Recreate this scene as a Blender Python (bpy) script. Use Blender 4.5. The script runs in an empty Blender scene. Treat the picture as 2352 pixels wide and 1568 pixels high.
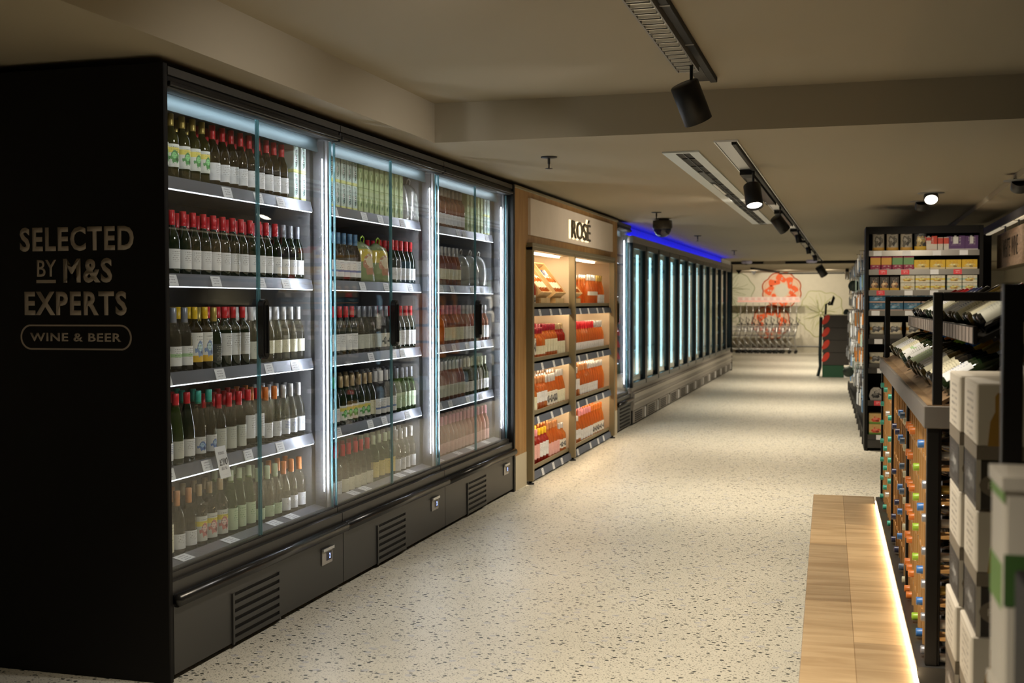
import bpy, math, random
from mathutils import Vector, Matrix
random.seed(7)
PI = math.pi
S = bpy.context.scene
COL = S.collection

# ------------------------------------------------------------------ camera, world, exposure
yaw, pitch, roll = math.radians(16.06), math.radians(-1.88), math.radians(-0.1)
F_ = Vector((-math.sin(yaw)*math.cos(pitch), math.cos(yaw)*math.cos(pitch), math.sin(pitch)))
R_ = Vector((math.cos(yaw), math.sin(yaw), 0)); U_ = R_.cross(F_)
R2 = R_*math.cos(roll)+U_*math.sin(roll); U2 = U_*math.cos(roll)-R_*math.sin(roll)
cd = bpy.data.cameras.new('camera'); cam = bpy.data.objects.new('camera', cd); COL.objects.link(cam)
cam.matrix_world = Matrix(((R2.x, U2.x, -F_.x, 0), (R2.y, U2.y, -F_.y, 0), (R2.z, U2.z, -F_.z, 1.63), (0, 0, 0, 1)))
cd.sensor_width = 36; cd.lens = 2715/2352*36; cd.clip_start = .05; cd.clip_end = 100
cd.dof.use_dof = True; cd.dof.focus_distance = 6.6; cd.dof.aperture_fstop = 3.5
S.camera = cam
S.view_settings.view_transform = 'Standard'; S.view_settings.look = 'None'
S.view_settings.exposure = 0.0; S.view_settings.gamma = 1.0; S.view_settings.use_curve_mapping = False
S.cycles.max_bounces = 8; S.cycles.diffuse_bounces = 3; S.cycles.glossy_bounces = 4
S.cycles.transmission_bounces = 4; S.cycles.transparent_max_bounces = 16
S.cycles.caustics_reflective = False; S.cycles.caustics_refractive = False
S.cycles.sample_clamp_indirect = 4.0; S.cycles.sample_clamp_direct = 0
S.cycles.use_denoising = True
w = bpy.data.worlds.new('world'); S.world = w; w.use_nodes = True
w.node_tree.nodes['Background'].inputs[0].default_value = (1, .85, .65, 1)
w.node_tree.nodes['Background'].inputs[1].default_value = 0.02
WARM = (1, .86, .66)
def spot(name, loc, to, power, size=95, blend=1.0, color=WARM, r=.05):
    l = bpy.data.lights.new(name, 'SPOT'); l.energy = power; l.spot_size = math.radians(size); l.spot_blend = blend
    l.color = color; l.shadow_soft_size = r
    o = bpy.data.objects.new(name, l); COL.objects.link(o); o.location = loc
    o.rotation_euler = (Vector(to)-Vector(loc)).to_track_quat('-Z', 'Y').to_euler(); return o
AISLE = 2.6
# track spotlights over the aisle (their own beams) and the recessed lamps further back
for (y, x, p, sz) in ((1.2, -.9, 100, 100), (3.6, -.9, 128, 100), (6.5, -.9, 85, 92), (9.9, -.84, 150, 125), (13.9, -.84, 150, 125), (18.6, -.73, 170, 130),
                  (23.5, -.78, 190, 130), (28.5, -.76, 200, 130), (32.3, -.75, 160, 125)):
    spot('aisle_spot', (x, y, 2.5 if y > 7.8 else 2.75), (x+.0, y+.4, 0), p*AISLE, sz)
for (x, y, tx, tz) in ((-2.9, 36.4, -3.0, 1.6), (-1.9, 36.4, -1.9, 1.6), (-.7, 36.4, -.5, 1.6)):
    spot('wall_spot', (x, y, 2.5), (tx, 39.5, tz), 150, 100, .7)
spot('floor_spot', (-1.2, 35.5, 2.5), (-1.2, 36.2, 0), 220, 130)
spot('shelf_spot', (.72, 12.0, 2.5), (.75, 13.5, 1.6), 50, 75)
spot('shelf_spot', (-.35, 14.4, 2.6), (.1, 16.2, 1.2), 60, 75)
spot('rack_spot', (.95, 9.6, 2.6), (.45, 6.8, 1.2), 75, 62)
spot('rack_spot', (-.35, 4.4, 2.85), (.0, 4.5, .3), 160, 72)
spot('alcove_spot', (-.8, 12.3, 2.6), (-2.8, 12.0, 1.5), 75, 105)
spot('alcove_spot', (-.8, 9.0, 2.6), (-2.8, 9.9, 1.2), 18, 70)
spot('rack_spot', (-.35, 6.6, 2.85), (.15, 6.9, .6), 95, 80)
spot('sign_fill', (.9, 12.2, 2.5), (1.6, 13.2, 2.2), 14, 75)  # added fill light, only there to lift the dark sign board
for y in (4.6, 6.4, 8.4): spot('fridge_fill', (-.9, y, 2.8), (-3.0, y+.5, 1.35), 62, 100, .9, (1, .95, .90))  # added fill lights aimed at the fridges to brighten the bottle labels
spot('room_spot', (3.2, 9.0, 2.55), (3.2, 9.5, 0), 90, 140)
spot('room_spot', (3.2, 17.0, 2.5), (3.2, 17.5, 0), 120, 140)
spot('room_spot', (2.5, 27.0, 2.5), (2.5, 27.5, 0), 120, 140)

# ------------------------------------------------------------------ materials
MT = {}
def nn(t, k, **kw):
    n = t.nodes.new(k)
    for a, b in kw.items(): setattr(n, a, b)
    return n
def mat(name, c, rough=.5, metal=0., emit=None, es=0., spec=None, var=0.):
    if name in MT: return MT[name]
    m = bpy.data.materials.new(name); m.use_nodes = True; MT[name] = m
    t = m.node_tree; b = t.nodes['Principled BSDF']
    b.inputs['Base Color'].default_value = (*c, 1); b.inputs['Roughness'].default_value = rough; b.inputs['Metallic'].default_value = metal
    if spec is not None: b.inputs['Specular IOR Level'].default_value = spec
    if emit:
        b.inputs['Emission Color'].default_value = (*emit, 1); b.inputs['Emission Strength'].default_value = es
    if var:
        tc = nn(t, 'ShaderNodeTexCoord'); nz = nn(t, 'ShaderNodeTexNoise'); nz.inputs['Scale'].default_value = 6; nz.inputs['Detail'].default_value = 5
        mx = nn(t, 'ShaderNodeMix', data_type='RGBA', blend_type='MULTIPLY'); mx.inputs[0].default_value = var
        mx.inputs[6].default_value = (*c, 1); t.links.new(tc.outputs['Object'], nz.inputs['Vector']); t.links.new(nz.outputs['Fac'], mx.inputs[7])
        t.links.new(mx.outputs[2], b.inputs['Base Color'])
    return m
def glassy(name, tint, transp, body, fres=1.45, rough=.03, translucent=.5):
    """tinted see-through glass: fresnel gloss over a mix of body colour and straight transparency"""
    m = bpy.data.materials.new(name); m.use_nodes = True; MT[name] = m; t = m.node_tree; t.nodes.clear()
    o = nn(t, 'ShaderNodeOutputMaterial'); fr = nn(t, 'ShaderNodeFresnel'); gq = nn(t, 'ShaderNodeNewGeometry'); mf = nn(t, 'ShaderNodeMix'); mf.inputs[2].default_value = fres; mf.inputs[3].default_value = 1/fres
    t.links.new(gq.outputs['Backfacing'], mf.inputs[0]); t.links.new(mf.outputs[0], fr.inputs[0])   # same reflectance entering and leaving the thin pane
    gl = nn(t, 'ShaderNodeBsdfGlossy'); gl.inputs['Roughness'].default_value = rough
    tr = nn(t, 'ShaderNodeBsdfTransparent'); tr.inputs[0].default_value = (*tint, 1)
    m2 = nn(t, 'ShaderNodeMixShader'); L = t.links.new
    if body is None: L(tr.outputs[0], m2.inputs[1])
    else:
        df = nn(t, 'ShaderNodeBsdfDiffuse'); df.inputs[0].default_value = (*body, 1)
        tl = nn(t, 'ShaderNodeBsdfTranslucent'); tl.inputs[0].default_value = (*body, 1)
        m0 = nn(t, 'ShaderNodeMixShader'); m0.inputs[0].default_value = translucent; L(df.outputs[0], m0.inputs[1]); L(tl.outputs[0], m0.inputs[2])
        m1 = nn(t, 'ShaderNodeMixShader'); m1.inputs[0].default_value = transp; L(m0.outputs[0], m1.inputs[1]); L(tr.outputs[0], m1.inputs[2])
        L(m1.outputs[0], m2.inputs[1])
    L(fr.outputs[0], m2.inputs[0]); L(gl.outputs[0], m2.inputs[2]); L(m2.outputs[0], o.inputs[0]); return m
def emis(name, c, s): return mat(name, c, .5, 0, c, s)
def floor_mat():
    m = bpy.data.materials.new('terrazzo'); m.use_nodes = True; t = m.node_tree; L = t.links.new; b = t.nodes['Principled BSDF']
    b.inputs['Roughness'].default_value = .42; b.inputs['Specular IOR Level'].default_value = .35
    tc = nn(t, 'ShaderNodeTexCoord')
    col = None
    nz = nn(t, 'ShaderNodeTexNoise'); nz.inputs['Scale'].default_value = 1.3; nz.inputs['Detail'].default_value = 6; L(tc.outputs['Object'], nz.inputs[0])
    cr = nn(t, 'ShaderNodeMix', data_type='RGBA'); cr.inputs[6].default_value = (.56, .54, .46, 1); cr.inputs[7].default_value = (.66, .635, .55, 1); L(nz.outputs['Fac'], cr.inputs[0]); prev = cr.outputs[2]
    for (sc, th, frac, c, wv) in ((170, .30, .30, (.30, .30, .26), .8), (88, .26, .25, (.22, .22, .19), .9), (52, .24, .22, (.10, .105, .09), 1.), (27, .27, .15, (.045, .052, .048), 1.), (15, .28, .12, (.42, .43, .46), .7)):
        mp = nn(t, 'ShaderNodeMapping'); mp.inputs['Rotation'].default_value = (0, 0, sc*.13); mp.inputs['Scale'].default_value = (1, 1.25, 1); mp.inputs['Location'].default_value = (sc*.01, 3.1, 0); L(tc.outputs['Object'], mp.inputs[0])
        n2 = nn(t, 'ShaderNodeTexNoise'); n2.inputs['Scale'].default_value = sc*.9; L(mp.outputs[0], n2.inputs[0])
        va = nn(t, 'ShaderNodeVectorMath', operation='MULTIPLY_ADD'); va.inputs[1].default_value = (.35/sc,)*3; L(n2.outputs['Color'], va.inputs[0]); L(mp.outputs[0], va.inputs[2])
        v = nn(t, 'ShaderNodeTexVoronoi', voronoi_dimensions='2D'); v.inputs['Scale'].default_value = sc; L(va.outputs[0], v.inputs['Vector'])
        lt = nn(t, 'ShaderNodeMath', operation='LESS_THAN'); lt.inputs[1].default_value = th; L(v.outputs['Distance'], lt.inputs[0])
        sp = nn(t, 'ShaderNodeSeparateColor'); L(v.outputs['Color'], sp.inputs[0])
        l2 = nn(t, 'ShaderNodeMath', operation='LESS_THAN'); l2.inputs[1].default_value = frac; L(sp.outputs[0], l2.inputs[0])
        mu = nn(t, 'ShaderNodeMath', operation='MULTIPLY'); L(lt.outputs[0], mu.inputs[0]); L(l2.outputs[0], mu.inputs[1])
        m3 = nn(t, 'ShaderNodeMath', operation='MULTIPLY'); m3.inputs[1].default_value = wv; L(mu.outputs[0], m3.inputs[0])
        mx = nn(t, 'ShaderNodeMix', data_type='RGBA'); mx.inputs[7].default_value = (*c, 1); L(m3.outputs[0], mx.inputs[0]); L(prev, mx.inputs[6]); prev = mx.outputs[2]
    L(prev, b.inputs['Base Color']); return m
def wood(name, c1, c2, scale=(1, 14, 14), rough=.45, dist=3., planks=None):
    m = bpy.data.materials.new(name); m.use_nodes = True; MT[name] = m; t = m.node_tree; L = t.links.new; b = t.nodes['Principled BSDF']
    b.inputs['Roughness'].default_value = rough
    tc = nn(t, 'ShaderNodeTexCoord'); mp = nn(t, 'ShaderNodeMapping'); mp.inputs['Scale'].default_value = scale; L(tc.outputs['Object'], mp.inputs[0])
    nz = nn(t, 'ShaderNodeTexNoise'); nz.inputs['Scale'].default_value = 1.5; nz.inputs['Detail'].default_value = 8; nz.inputs['Distortion'].default_value = dist*.3; L(mp.outputs[0], nz.inputs[0])
    rp = nn(t, 'ShaderNodeValToRGB'); rp.color_ramp.elements[0].position = .35; rp.color_ramp.elements[1].position = .65
    rp.color_ramp.elements[0].color = (*c1, 1); rp.color_ramp.elements[1].color = (*c2, 1); L(nz.outputs['Fac'], rp.inputs[0]); out = rp.outputs[0]
    if planks:
        bk = nn(t, 'ShaderNodeTexBrick'); bk.inputs['Scale'].default_value = 1; bk.inputs['Brick Width'].default_value = planks[0]; bk.inputs['Row Height'].default_value = planks[1]
        bk.inputs['Mortar Size'].default_value = .0015; bk.inputs['Color1'].default_value = (.72, .72, .72, 1); bk.inputs['Color2'].default_value = (1.12, 1.1, 1.05, 1); bk.inputs['Mortar'].default_value = (.5, .45, .4, 1)
        m9 = nn(t, 'ShaderNodeMapping'); m9.inputs['Rotation'].default_value = (0, 0, PI/2); L(tc.outputs['Object'], m9.inputs[0]); L(m9.outputs[0], bk.inputs[0])
        mx = nn(t, 'ShaderNodeMix', data_type='RGBA', blend_type='MULTIPLY'); mx.inputs[0].default_value = 1; L(out, mx.inputs[6]); L(bk.outputs[0], mx.inputs[7]); out = mx.outputs[2]
    L(out, b.inputs['Base Color']); return m
def label_mat(name, base, ink=(.12, .12, .12), accent=None, lo=.0, hi=.0, dens=.5, rough=.6, zs=60, tl=(.35, .92), blob=None):
    """printed paper: rows of small dark marks, an optional coloured band between heights lo..hi of the label, optional blotch of colour"""
    if name in MT: return MT[name]
    m = bpy.data.materials.new(name); m.use_nodes = True; MT[name] = m; t = m.node_tree; L = t.links.new; b = t.nodes['Principled BSDF']
    b.inputs['Roughness'].default_value = rough
    tc = nn(t, 'ShaderNodeTexCoord'); sx = nn(t, 'ShaderNodeSeparateXYZ'); L(tc.outputs['Generated'], sx.inputs[0])
    def M(op, a, bb=None):
        n = nn(t, 'ShaderNodeMath', operation=op)
        for i, q in enumerate((a, bb)):
            if q is None: continue
            if isinstance(q, (int, float)): n.inputs[i].default_value = q
            else: L(q, n.inputs[i])
        return n.outputs[0]
    z = sx.outputs[2]; y = sx.outputs[0 if name.startswith(('box_', 'tub_', 'pouch_', 'drink_', 'pack_', 'trolley_', 'leaflet_', 'red_t')) else 1]
    prev = None
    rgb = nn(t, 'ShaderNodeRGB'); rgb.outputs[0].default_value = (*base, 1); prev = rgb.outputs[0]
    def over(mask, c):
        nonlocal prev
        mx = nn(t, 'ShaderNodeMix', data_type='RGBA'); mx.inputs[7].default_value = (*c, 1); L(mask, mx.inputs[0]); L(prev, mx.inputs[6]); prev = mx.outputs[2]
    if accent: over(M('MULTIPLY', M('GREATER_THAN', z, lo), M('LESS_THAN', z, hi)), accent)
    if blob:
        nb = nn(t, 'ShaderNodeTexNoise'); nb.inputs['Scale'].default_value = 4.5; nb.inputs['Detail'].default_value = 1; L(tc.outputs['Generated'], nb.inputs[0])
        def ell(cy, cz, ry, rz, wob):
            a = M('POWER', M('DIVIDE', M('ABSOLUTE', M('SUBTRACT', y, cy)), ry), 2.0); b_ = M('POWER', M('DIVIDE', M('ABSOLUTE', M('SUBTRACT', z, cz)), rz), 2.0)
            return M('LESS_THAN', M('ADD', M('ADD', a, b_), M('MULTIPLY', M('SUBTRACT', nb.outputs['Fac'], .5), wob)), 1.0)
        over(ell(.5, .42, .34, .24, 3.5), blob)
        over(ell(.44, .50, .15, .10, 5.0), tuple(min(.8, c*1.9+.12) for c in blob)); over(ell(.62, .32, .12, .08, 5.0), tuple(c*.35 for c in blob))
    nz = nn(t, 'ShaderNodeTexNoise'); nz.inputs['Scale'].default_value = 1
    mp = nn(t, 'ShaderNodeMapping'); mp.inputs['Scale'].default_value = (3, 26, 8); L(tc.outputs['Generated'], mp.inputs[0]); L(mp.outputs[0], nz.inputs[0])
    rows = M('GREATER_THAN', M('SINE', M('MULTIPLY', z, zs)), .35)
    wordm = M('GREATER_THAN', nz.outputs['Fac'], dens)
    ym = M('MULTIPLY', M('GREATER_THAN', y, .22), M('LESS_THAN', y, .78)); zm = M('MULTIPLY', M('GREATER_THAN', z, tl[0]), M('LESS_THAN', z, tl[1]))
    over(M('MULTIPLY', M('MULTIPLY', M('MULTIPLY', rows, wordm), M('MULTIPLY', ym, zm)), .75), ink)
    L(prev, b.inputs['Base Color']); return m

BLACK = mat('black_paint', (.006, .0055, .005), .45, spec=.3); MATBLACK = mat('matt_black', (.0035, .0032, .003), .6, spec=.25)
KICK = mat('dark_grey_metal', (.035, .034, .032), .38); RUB = mat('black_rubber', (.01, .01, .01), .25)
STEEL = mat('brushed_steel', (.62, .63, .66), .28, .9); CHROME = mat('chrome', (.8, .8, .82), .15, 1); GREY = mat('grey_powdercoat', (.20, .195, .185), .5)
INNER = mat('cabinet_liner', (.055, .045, .038), .45); WHITE = mat('white_enamel', (.75, .75, .74), .5); PAPER = label_mat('ticket_paper', (.80, .82, .86), (.2, .2, .25), None, dens=.45, zs=26, tl=(.1, .95))
REDT = label_mat('red_ticket', (.75, .06, .08), (.9, .8, .8), None, dens=.5, zs=20, tl=(.2, .8))
GLASS = glassy('door_glass', (.97, .985, .98), 1, None, 1.42, 0.0)
GEDGE = glassy('glass_edge', (.60, .84, .88), .45, (.20, .40, .45), 1.45, .15)
LEDC = emis('cool_led', (.88, .93, 1.0), 170); LEDT = emis('cool_led_bar', (.88, .93, 1.0), 26)
LEDS = emis('shelf_led', (.88, .93, 1.0), 3.0); LEDW = emis('warm_led', (1, .76, .48), 60); LEDF = emis('freezer_tube', (.76, .94, 1.0), 6.5)
CEIL = mat('ceiling_paint', (.33, .285, .205), .85); WALL = mat('wall_paint', (.62, .585, .475), .8, var=.15)

# ------------------------------------------------------------------ mesh builder
class MB:
    def __init__(s): s.v = []; s.f = []; s.m = []; s.sm = []
    def add(s, vs, fs, mi=0, smooth=False):
        o = len(s.v); s.v += [tuple(v) for v in vs]
        for f in fs: s.f.append(tuple(i+o for i in f)); s.m.append(mi); s.sm.append(smooth)
        return s
    def box(s, x0, x1, y0, y1, z0, z1, mi=0, M=None):
        vs = [Vector((x, y, z)) for z in (z0, z1) for y in (y0, y1) for x in (x0, x1)]
        if M is not None: vs = [M @ v for v in vs]
        return s.add(vs, [(0, 2, 3, 1), (4, 5, 7, 6), (0, 1, 5, 4), (2, 6, 7, 3), (0, 4, 6, 2), (1, 3, 7, 5)], mi)
    def cbox(s, x0, x1, y0, y1, z0, z1, c=.01, mi=0, M=None):   # box with chamfered edges
        vs = []; fs = []
        ix = {}
        for k, (sx, sy, sz) in enumerate([(a, b, d) for a in (0, 1) for b in (0, 1) for d in (0, 1)]):
            X = (x0, x1)[sx]; Y = (y0, y1)[sy]; Z = (z0, z1)[sz]; dx = c*(1-2*sx); dy = c*(1-2*sy); dz = c*(1-2*sz)
            for ax, p in enumerate(((X, Y+dy, Z+dz), (X+dx, Y, Z+dz), (X+dx, Y+dy, Z))): ix[(sx, sy, sz, ax)] = len(vs); vs.append(Vector(p))
        if M is not None: vs = [M @ v for v in vs]
        def q(*k): fs.append(tuple(ix[i] for i in k))
        for a in (0, 1):
            q((a, 0, 0, 0), (a, 1, 0, 0), (a, 1, 1, 0), (a, 0, 1, 0)); q((0, a, 0, 1), (1, a, 0, 1), (1, a, 1, 1), (0, a, 1, 1)); q((0, 0, a, 2), (1, 0, a, 2), (1, 1, a, 2), (0, 1, a, 2))
            for b in (0, 1):
                q((a, b, 0, 0), (a, b, 1, 0), (a, b, 1, 1), (a, b, 0, 1)); q((a, 0, b, 0), (a, 1, b, 0), (a, 1, b, 2), (a, 0, b, 2)); q((0, a, b, 1), (1, a, b, 1), (1, a, b, 2), (0, a, b, 2))
                for d in (0, 1): fs.append((ix[(a, b, d, 0)], ix[(a, b, d, 1)], ix[(a, b, d, 2)]))
        return s.add(vs, fs, mi)
    def prism(s, poly, axis, a0, a1, mi=0, M=None):   # extrude 2-D polygon along axis 0/1/2
        def P(p, a): return Vector({0: (a, p[0], p[1]), 1: (p[0], a, p[1]), 2: (p[0], p[1], a)}[axis])
        n = len(poly); vs = [P(p, a0) for p in poly]+[P(p, a1) for p in poly]
        if M is not None: vs = [M @ v for v in vs]
        return s.add(vs, [tuple(range(n)), tuple(range(2*n-1, n-1, -1))]+[(i, (i+1) % n, (i+1) % n+n, i+n) for i in range(n)], mi)
    def lathe(s, prof, seg=16, mi=0, M=None, smooth=True, a0=0, a1=2*PI, caps=True):
        full = abs(a1-a0-2*PI) < 1e-6; ns = seg if full else seg+1; vs = []; fs = []
        for r, z in prof:
            for k in range(ns):
                a = a0+(a1-a0)*k/seg; vs.append(Vector((r*math.cos(a), r*math.sin(a), z)))
        if M is not None: vs = [M @ v for v in vs]
        for i in range(len(prof)-1):
            for k in range(seg): k2 = (k+1) % ns; fs.append((i*ns+k, i*ns+k2, (i+1)*ns+k2, (i+1)*ns+k))
        s.add(vs, fs, mi, smooth)
        if full and caps:
            o = len(vs)-ns
            for ring in (range(ns-1, -1, -1), range(o, o+ns)):
                if prof[0 if ring[0] < o or o == 0 else -1][0] > 1e-5: s.add([vs[i] for i in ring], [tuple(range(ns))], mi)
        return s
    def tube(s, pts, r=.005, seg=6, mi=0, closed=False):
        pts = [Vector(p) for p in pts]; n = len(pts); vs = []; fs = []
        for i, p in enumerate(pts):
            a = pts[(i-1) % n] if (closed or i) else p; b = pts[(i+1) % n] if (closed or i < n-1) else p
            d = (b-a).normalized(); ref = Vector((0, 0, 1)) if abs(d.z) < .9 else Vector((1, 0, 0)); u = d.cross(ref).normalized(); v = d.cross(u)
            for k in range(seg): an = 2*PI*k/seg; vs.append(p+u*r*math.cos(an)+v*r*math.sin(an))
        for i in range(n if closed else n-1):
            j = (i+1) % n
            for k in range(seg): k2 = (k+1) % seg; fs.append((i*seg+k, i*seg+k2, j*seg+k2, j*seg+k))
        if not closed: fs += [tuple(range(seg))[::-1], tuple(range((n-1)*seg, n*seg))]
        return s.add(vs, fs, mi, True)
    def mesh(s, name, mats):
        me = bpy.data.meshes.new(name); me.from_pydata(s.v, [], s.f)
        for m in (mats if isinstance(mats, (list, tuple)) else [mats]): me.materials.append(m)
        me.polygons.foreach_set('material_index', s.m); me.polygons.foreach_set('use_smooth', s.sm); me.update(); return me
    def build(s, name, mats, parent=None, loc=None, rz=0):
        return link(name, s.mesh(name, mats), parent, loc, rz)
def link(name, data, parent=None, loc=None, rz=0):
    o = bpy.data.objects.new(name, data); COL.objects.link(o)
    if parent is not None: o.parent = parent
    if loc is not None: o.location = loc
    if rz: o.rotation_euler = (0, 0, rz)
    return o
def tag(o, label=None, cat=None, group=None, kind=None):
    if label: o['label'] = label
    if cat: o['category'] = cat
    if group: o['group'] = group
    if kind: o['kind'] = kind
    return o
def empty(name, loc=(0, 0, 0), rz=0, label=None, cat=None, group=None):
    o = link(name, None, None, loc, rz); o.empty_display_size = .1; return tag(o, label, cat, group)
def struct(name, mb, m, parent=None):
    return tag(mb.build(name, m, parent), kind='structure')
KIDS = {}
def kids(o): return [c for c in list(COL.objects) if c.parent == o]
def copy_tree(o, loc=None, rot=None, label=None, group=None, cache=None):
    if cache is None: cache = KIDS.get(o.name)
    if cache is None: cache = KIDS[o.name] = [(c, kids(c)) for c in kids(o)]
    r = o.copy(); COL.objects.link(r)
    if loc is not None: r.location = loc
    if rot is not None: r.rotation_euler = rot
    if label: r['label'] = label
    if group: r['group'] = group
    for c, gs in cache:
        c2 = c.copy(); COL.objects.link(c2); c2.parent = r
        for g in gs: g2 = g.copy(); COL.objects.link(g2); g2.parent = c2
    return r
def text(name, s, w, h, m, parent, loc, rot, bold=.0, ext=.004, align='CENTER', spacing=1.0):
    """letters scaled to width w and height h, lower edge at loc"""
    c = bpy.data.curves.new(name, 'FONT'); c.body = s; c.align_x = 'LEFT'; c.offset = bold; c.extrude = 0; c.space_character = spacing; c.resolution_u = 3
    o = bpy.data.objects.new(name+'_tmp', c); COL.objects.link(o); dg = bpy.context.evaluated_depsgraph_get()
    me = bpy.data.meshes.new_from_object(o.evaluated_get(dg)); COL.objects.unlink(o); bpy.data.objects.remove(o); bpy.data.curves.remove(c)
    xs = [v.co.x for v in me.vertices]; ys = [v.co.y for v in me.vertices]; x0, x1, y0, y1 = min(xs), max(xs), min(ys), max(ys)
    sx = w/(x1-x0); sy = h/(y1-y0); ax = {'CENTER': (x0+x1)/2, 'LEFT': x0}[align]
    for v in me.vertices: v.co = Vector(((v.co.x-ax)*sx, (v.co.y-y0)*sy, 0))
    me.materials.clear(); me.materials.append(m); me.name = name
    if ext:   # give the letters real thickness
        import bmesh
        bm = bmesh.new(); bm.from_mesh(me); r = bmesh.ops.extrude_face_region(bm, geom=bm.faces[:]); vs = [g for g in r['geom'] if isinstance(g, bmesh.types.BMVert)]
        bmesh.ops.translate(bm, vec=(0, 0, ext), verts=vs); bmesh.ops.recalc_face_normals(bm, faces=bm.faces[:]); bm.to_mesh(me); bm.free()
    o = link(name, me, parent, loc); o.rotation_euler = rot; return o
ROT_NY = (PI/2, 0, 0)          # faces -y
ROT_PX = (PI/2, 0, PI/2)       # faces +x
ROT_NX = (PI/2, 0, -PI/2)      # faces -x
ORD = ['first', 'second', 'third', 'fourth', 'fifth', 'sixth', 'seventh', 'eighth', 'ninth', 'tenth', 'eleventh', 'twelfth', 'thirteenth', 'fourteenth', 'fifteenth', 'sixteenth',
       'seventeenth', 'eighteenth', 'nineteenth', 'twentieth']
ORD += ['twenty-'+o for o in ORD[:9]]+['thirtieth']+['thirty-'+o for o in ORD[:9]]+['fortieth']+['forty-'+o for o in ORD[:9]]
# ------------------------------------------------------------------ room shell
struct('floor', MB().box(-4.6, 6, -4, 40, -.1, 0), floor_mat())
ZL, ZT = 2.68, 2.935
c_ = MB()   # lower ceiling with the raised tray near the camera cut out
c_.box(-4.6, -2.645, -4, 40, ZL, ZT+.1); c_.box(-2.645, 6, 7.36, 30.95, ZL, ZT+.1); c_.box(-2.645, 6, -4, 7.36, ZT, ZT+.1); c_.box(-2.645, 6, 30.95, 40, 2.6, ZT+.1); c_.box(-4.6, -2.645, 30.95, 40, 2.6, ZL+.01)
c_.box(1.275, 6, 7.37, 30.9, 2.625, ZL+.01)
struct('ceiling', c_, CEIL)
struct('wall_left', MB().box(-4.6, -4.5, -4, 40, 0, ZL), WALL)
struct('wall_right', MB().box(4.5, 4.6, -4, 40, 0, ZT), WALL)
struct('wall_back', MB().box(-4.5, 4.5, 39.5, 39.6, 0, ZL), WALL)
struct('wall_front', MB().box(-4.5, 4.5, -4, -3.9, 0, ZT), WALL)
struct('baseboard_back', MB().box(-4.5, 4.5, 39.46, 39.5, 0, .17), mat('skirting', (.45, .42, .33), .6))
tb = MB(); tb.box(-4.5, 4.5, 39.44, 39.5, .19, .215); struct('trim_1', tb, STEEL)
struct('wall_cooler_bulkhead', MB().box(-3.9, -3.02, 15.42, 30.95, 2.515, ZL), mat('bulkhead_paint', (.6, .6, .62), .8))
bt = empty('blue_light_strip', (-2.93, 15.5, 2.514), 0, 'blue glowing light strip lying along the top of the upright freezers', 'light')
MB().box(-.06, .06, 0, 13.0, 0, .012).build('strip_body', GREY, bt)
MB().box(-.05, .05, .02, 12.98, .0125, .02).build('diffuser', emis('blue_led', (.004, .008, 1.0), 4.5), bt)
# black slots in the far bulkhead face
for i, (x0, x1) in enumerate(((-4.0, -2.2), (-1.65, .7))):
    o = MB().cbox(x0, x1, 30.92, 30.95, 2.61, 2.665, .004).build('ventilation_slot', MATBLACK); tag(o, ('left' if i == 0 else 'right')+' long black air slot in the face of the far ceiling step', 'vent', 'air slots in the far ceiling step')
o = MB().cbox(-2.3, .3, 39.46, 39.5, 2.54, 2.585, .004).build('curtain_track', MATBLACK); tag(o, 'long thin black track along the top of the mural wall', 'track')

# ------------------------------------------------------------------ mural on the far wall
mural = empty('wall_mural', (0, 39.49, 0), 0, 'printed mural of green outlined flowers and orange red citrus slices on the far wall', 'mural')
SAGE = mat('sage_ink', (.26, .29, .15), .8); PEACH = mat('peach_ink', (.62, .33, .20), .8); RED = mat('orange_red_ink', (.75, .11, .02), .7); LIME = mat('pale_lime_ink', (.44, .46, .20), .8); PEACHF = mat('peach_wash', (.66, .47, .33), .8)
def ribbon(mb, pts, w, y=-.002, closed=False):
    n = len(pts)
    for i in range(n if closed else n-1):
        a = Vector(pts[i]); b = Vector(pts[(i+1) % n]); d = (b-a); 
        if d.length < 1e-6: continue
        p = Vector((-d.y, d.x)).normalized()*w/2; d = d.normalized()*w*.3; a = a-d; b = b+d
        mb.add([(a.x-p.x, y, a.y-p.y), (b.x-p.x, y, b.y-p.y), (b.x+p.x, y, b.y+p.y), (a.x+p.x, y, a.y+p.y)], [(0, 1, 2, 3)])
def flower(cx, cz, R, m, name, seed, fill=None, x0=-9, z1=2.58):
    rd = random.Random(seed); mb = MB(); pts = []
    for k in range(72):
        a = 2*PI*k/72; r = R*(1+.07*math.sin(5*a+seed)+.03*math.sin(13*a)); pts.append((cx+r*math.cos(a), min(cz+r*math.sin(a), z1)))
    if fill:
        fm = MB(); fm.add([(p[0], -.001, p[1]) for p in pts], [tuple(range(72))]); fm.build(name+'_wash', fill, mural)
    ribbon(mb, pts, .022, closed=True)
    for k in range(46):
        a = 2*PI*k/46+rd.uniform(-.04, .04); L_ = R*rd.uniform(.55, .97); q = []
        for j in range(8):
            s = j/7; r = .06*R+(L_-.06*R)*s; aa = a+.22*math.sin(s*2.6+k)*(.5+s*.3); q.append((cx+r*math.cos(aa), min(cz+r*math.sin(aa), z1)))
        ribbon(mb, q, .012)
    mb.build(name, m, mural)
flower(-4.02, 2.0, .86, SAGE, 'flower_outline', 1, mat('sage_wash', (.53, .53, .41), .8))
flower(-.98, 1.28, .72, LIME, 'flower_outline', 4, mat('lime_wash', (.59, .57, .43), .8))
flower(-4.2, .95, .6, SAGE, 'flower_outline', 6)
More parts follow.
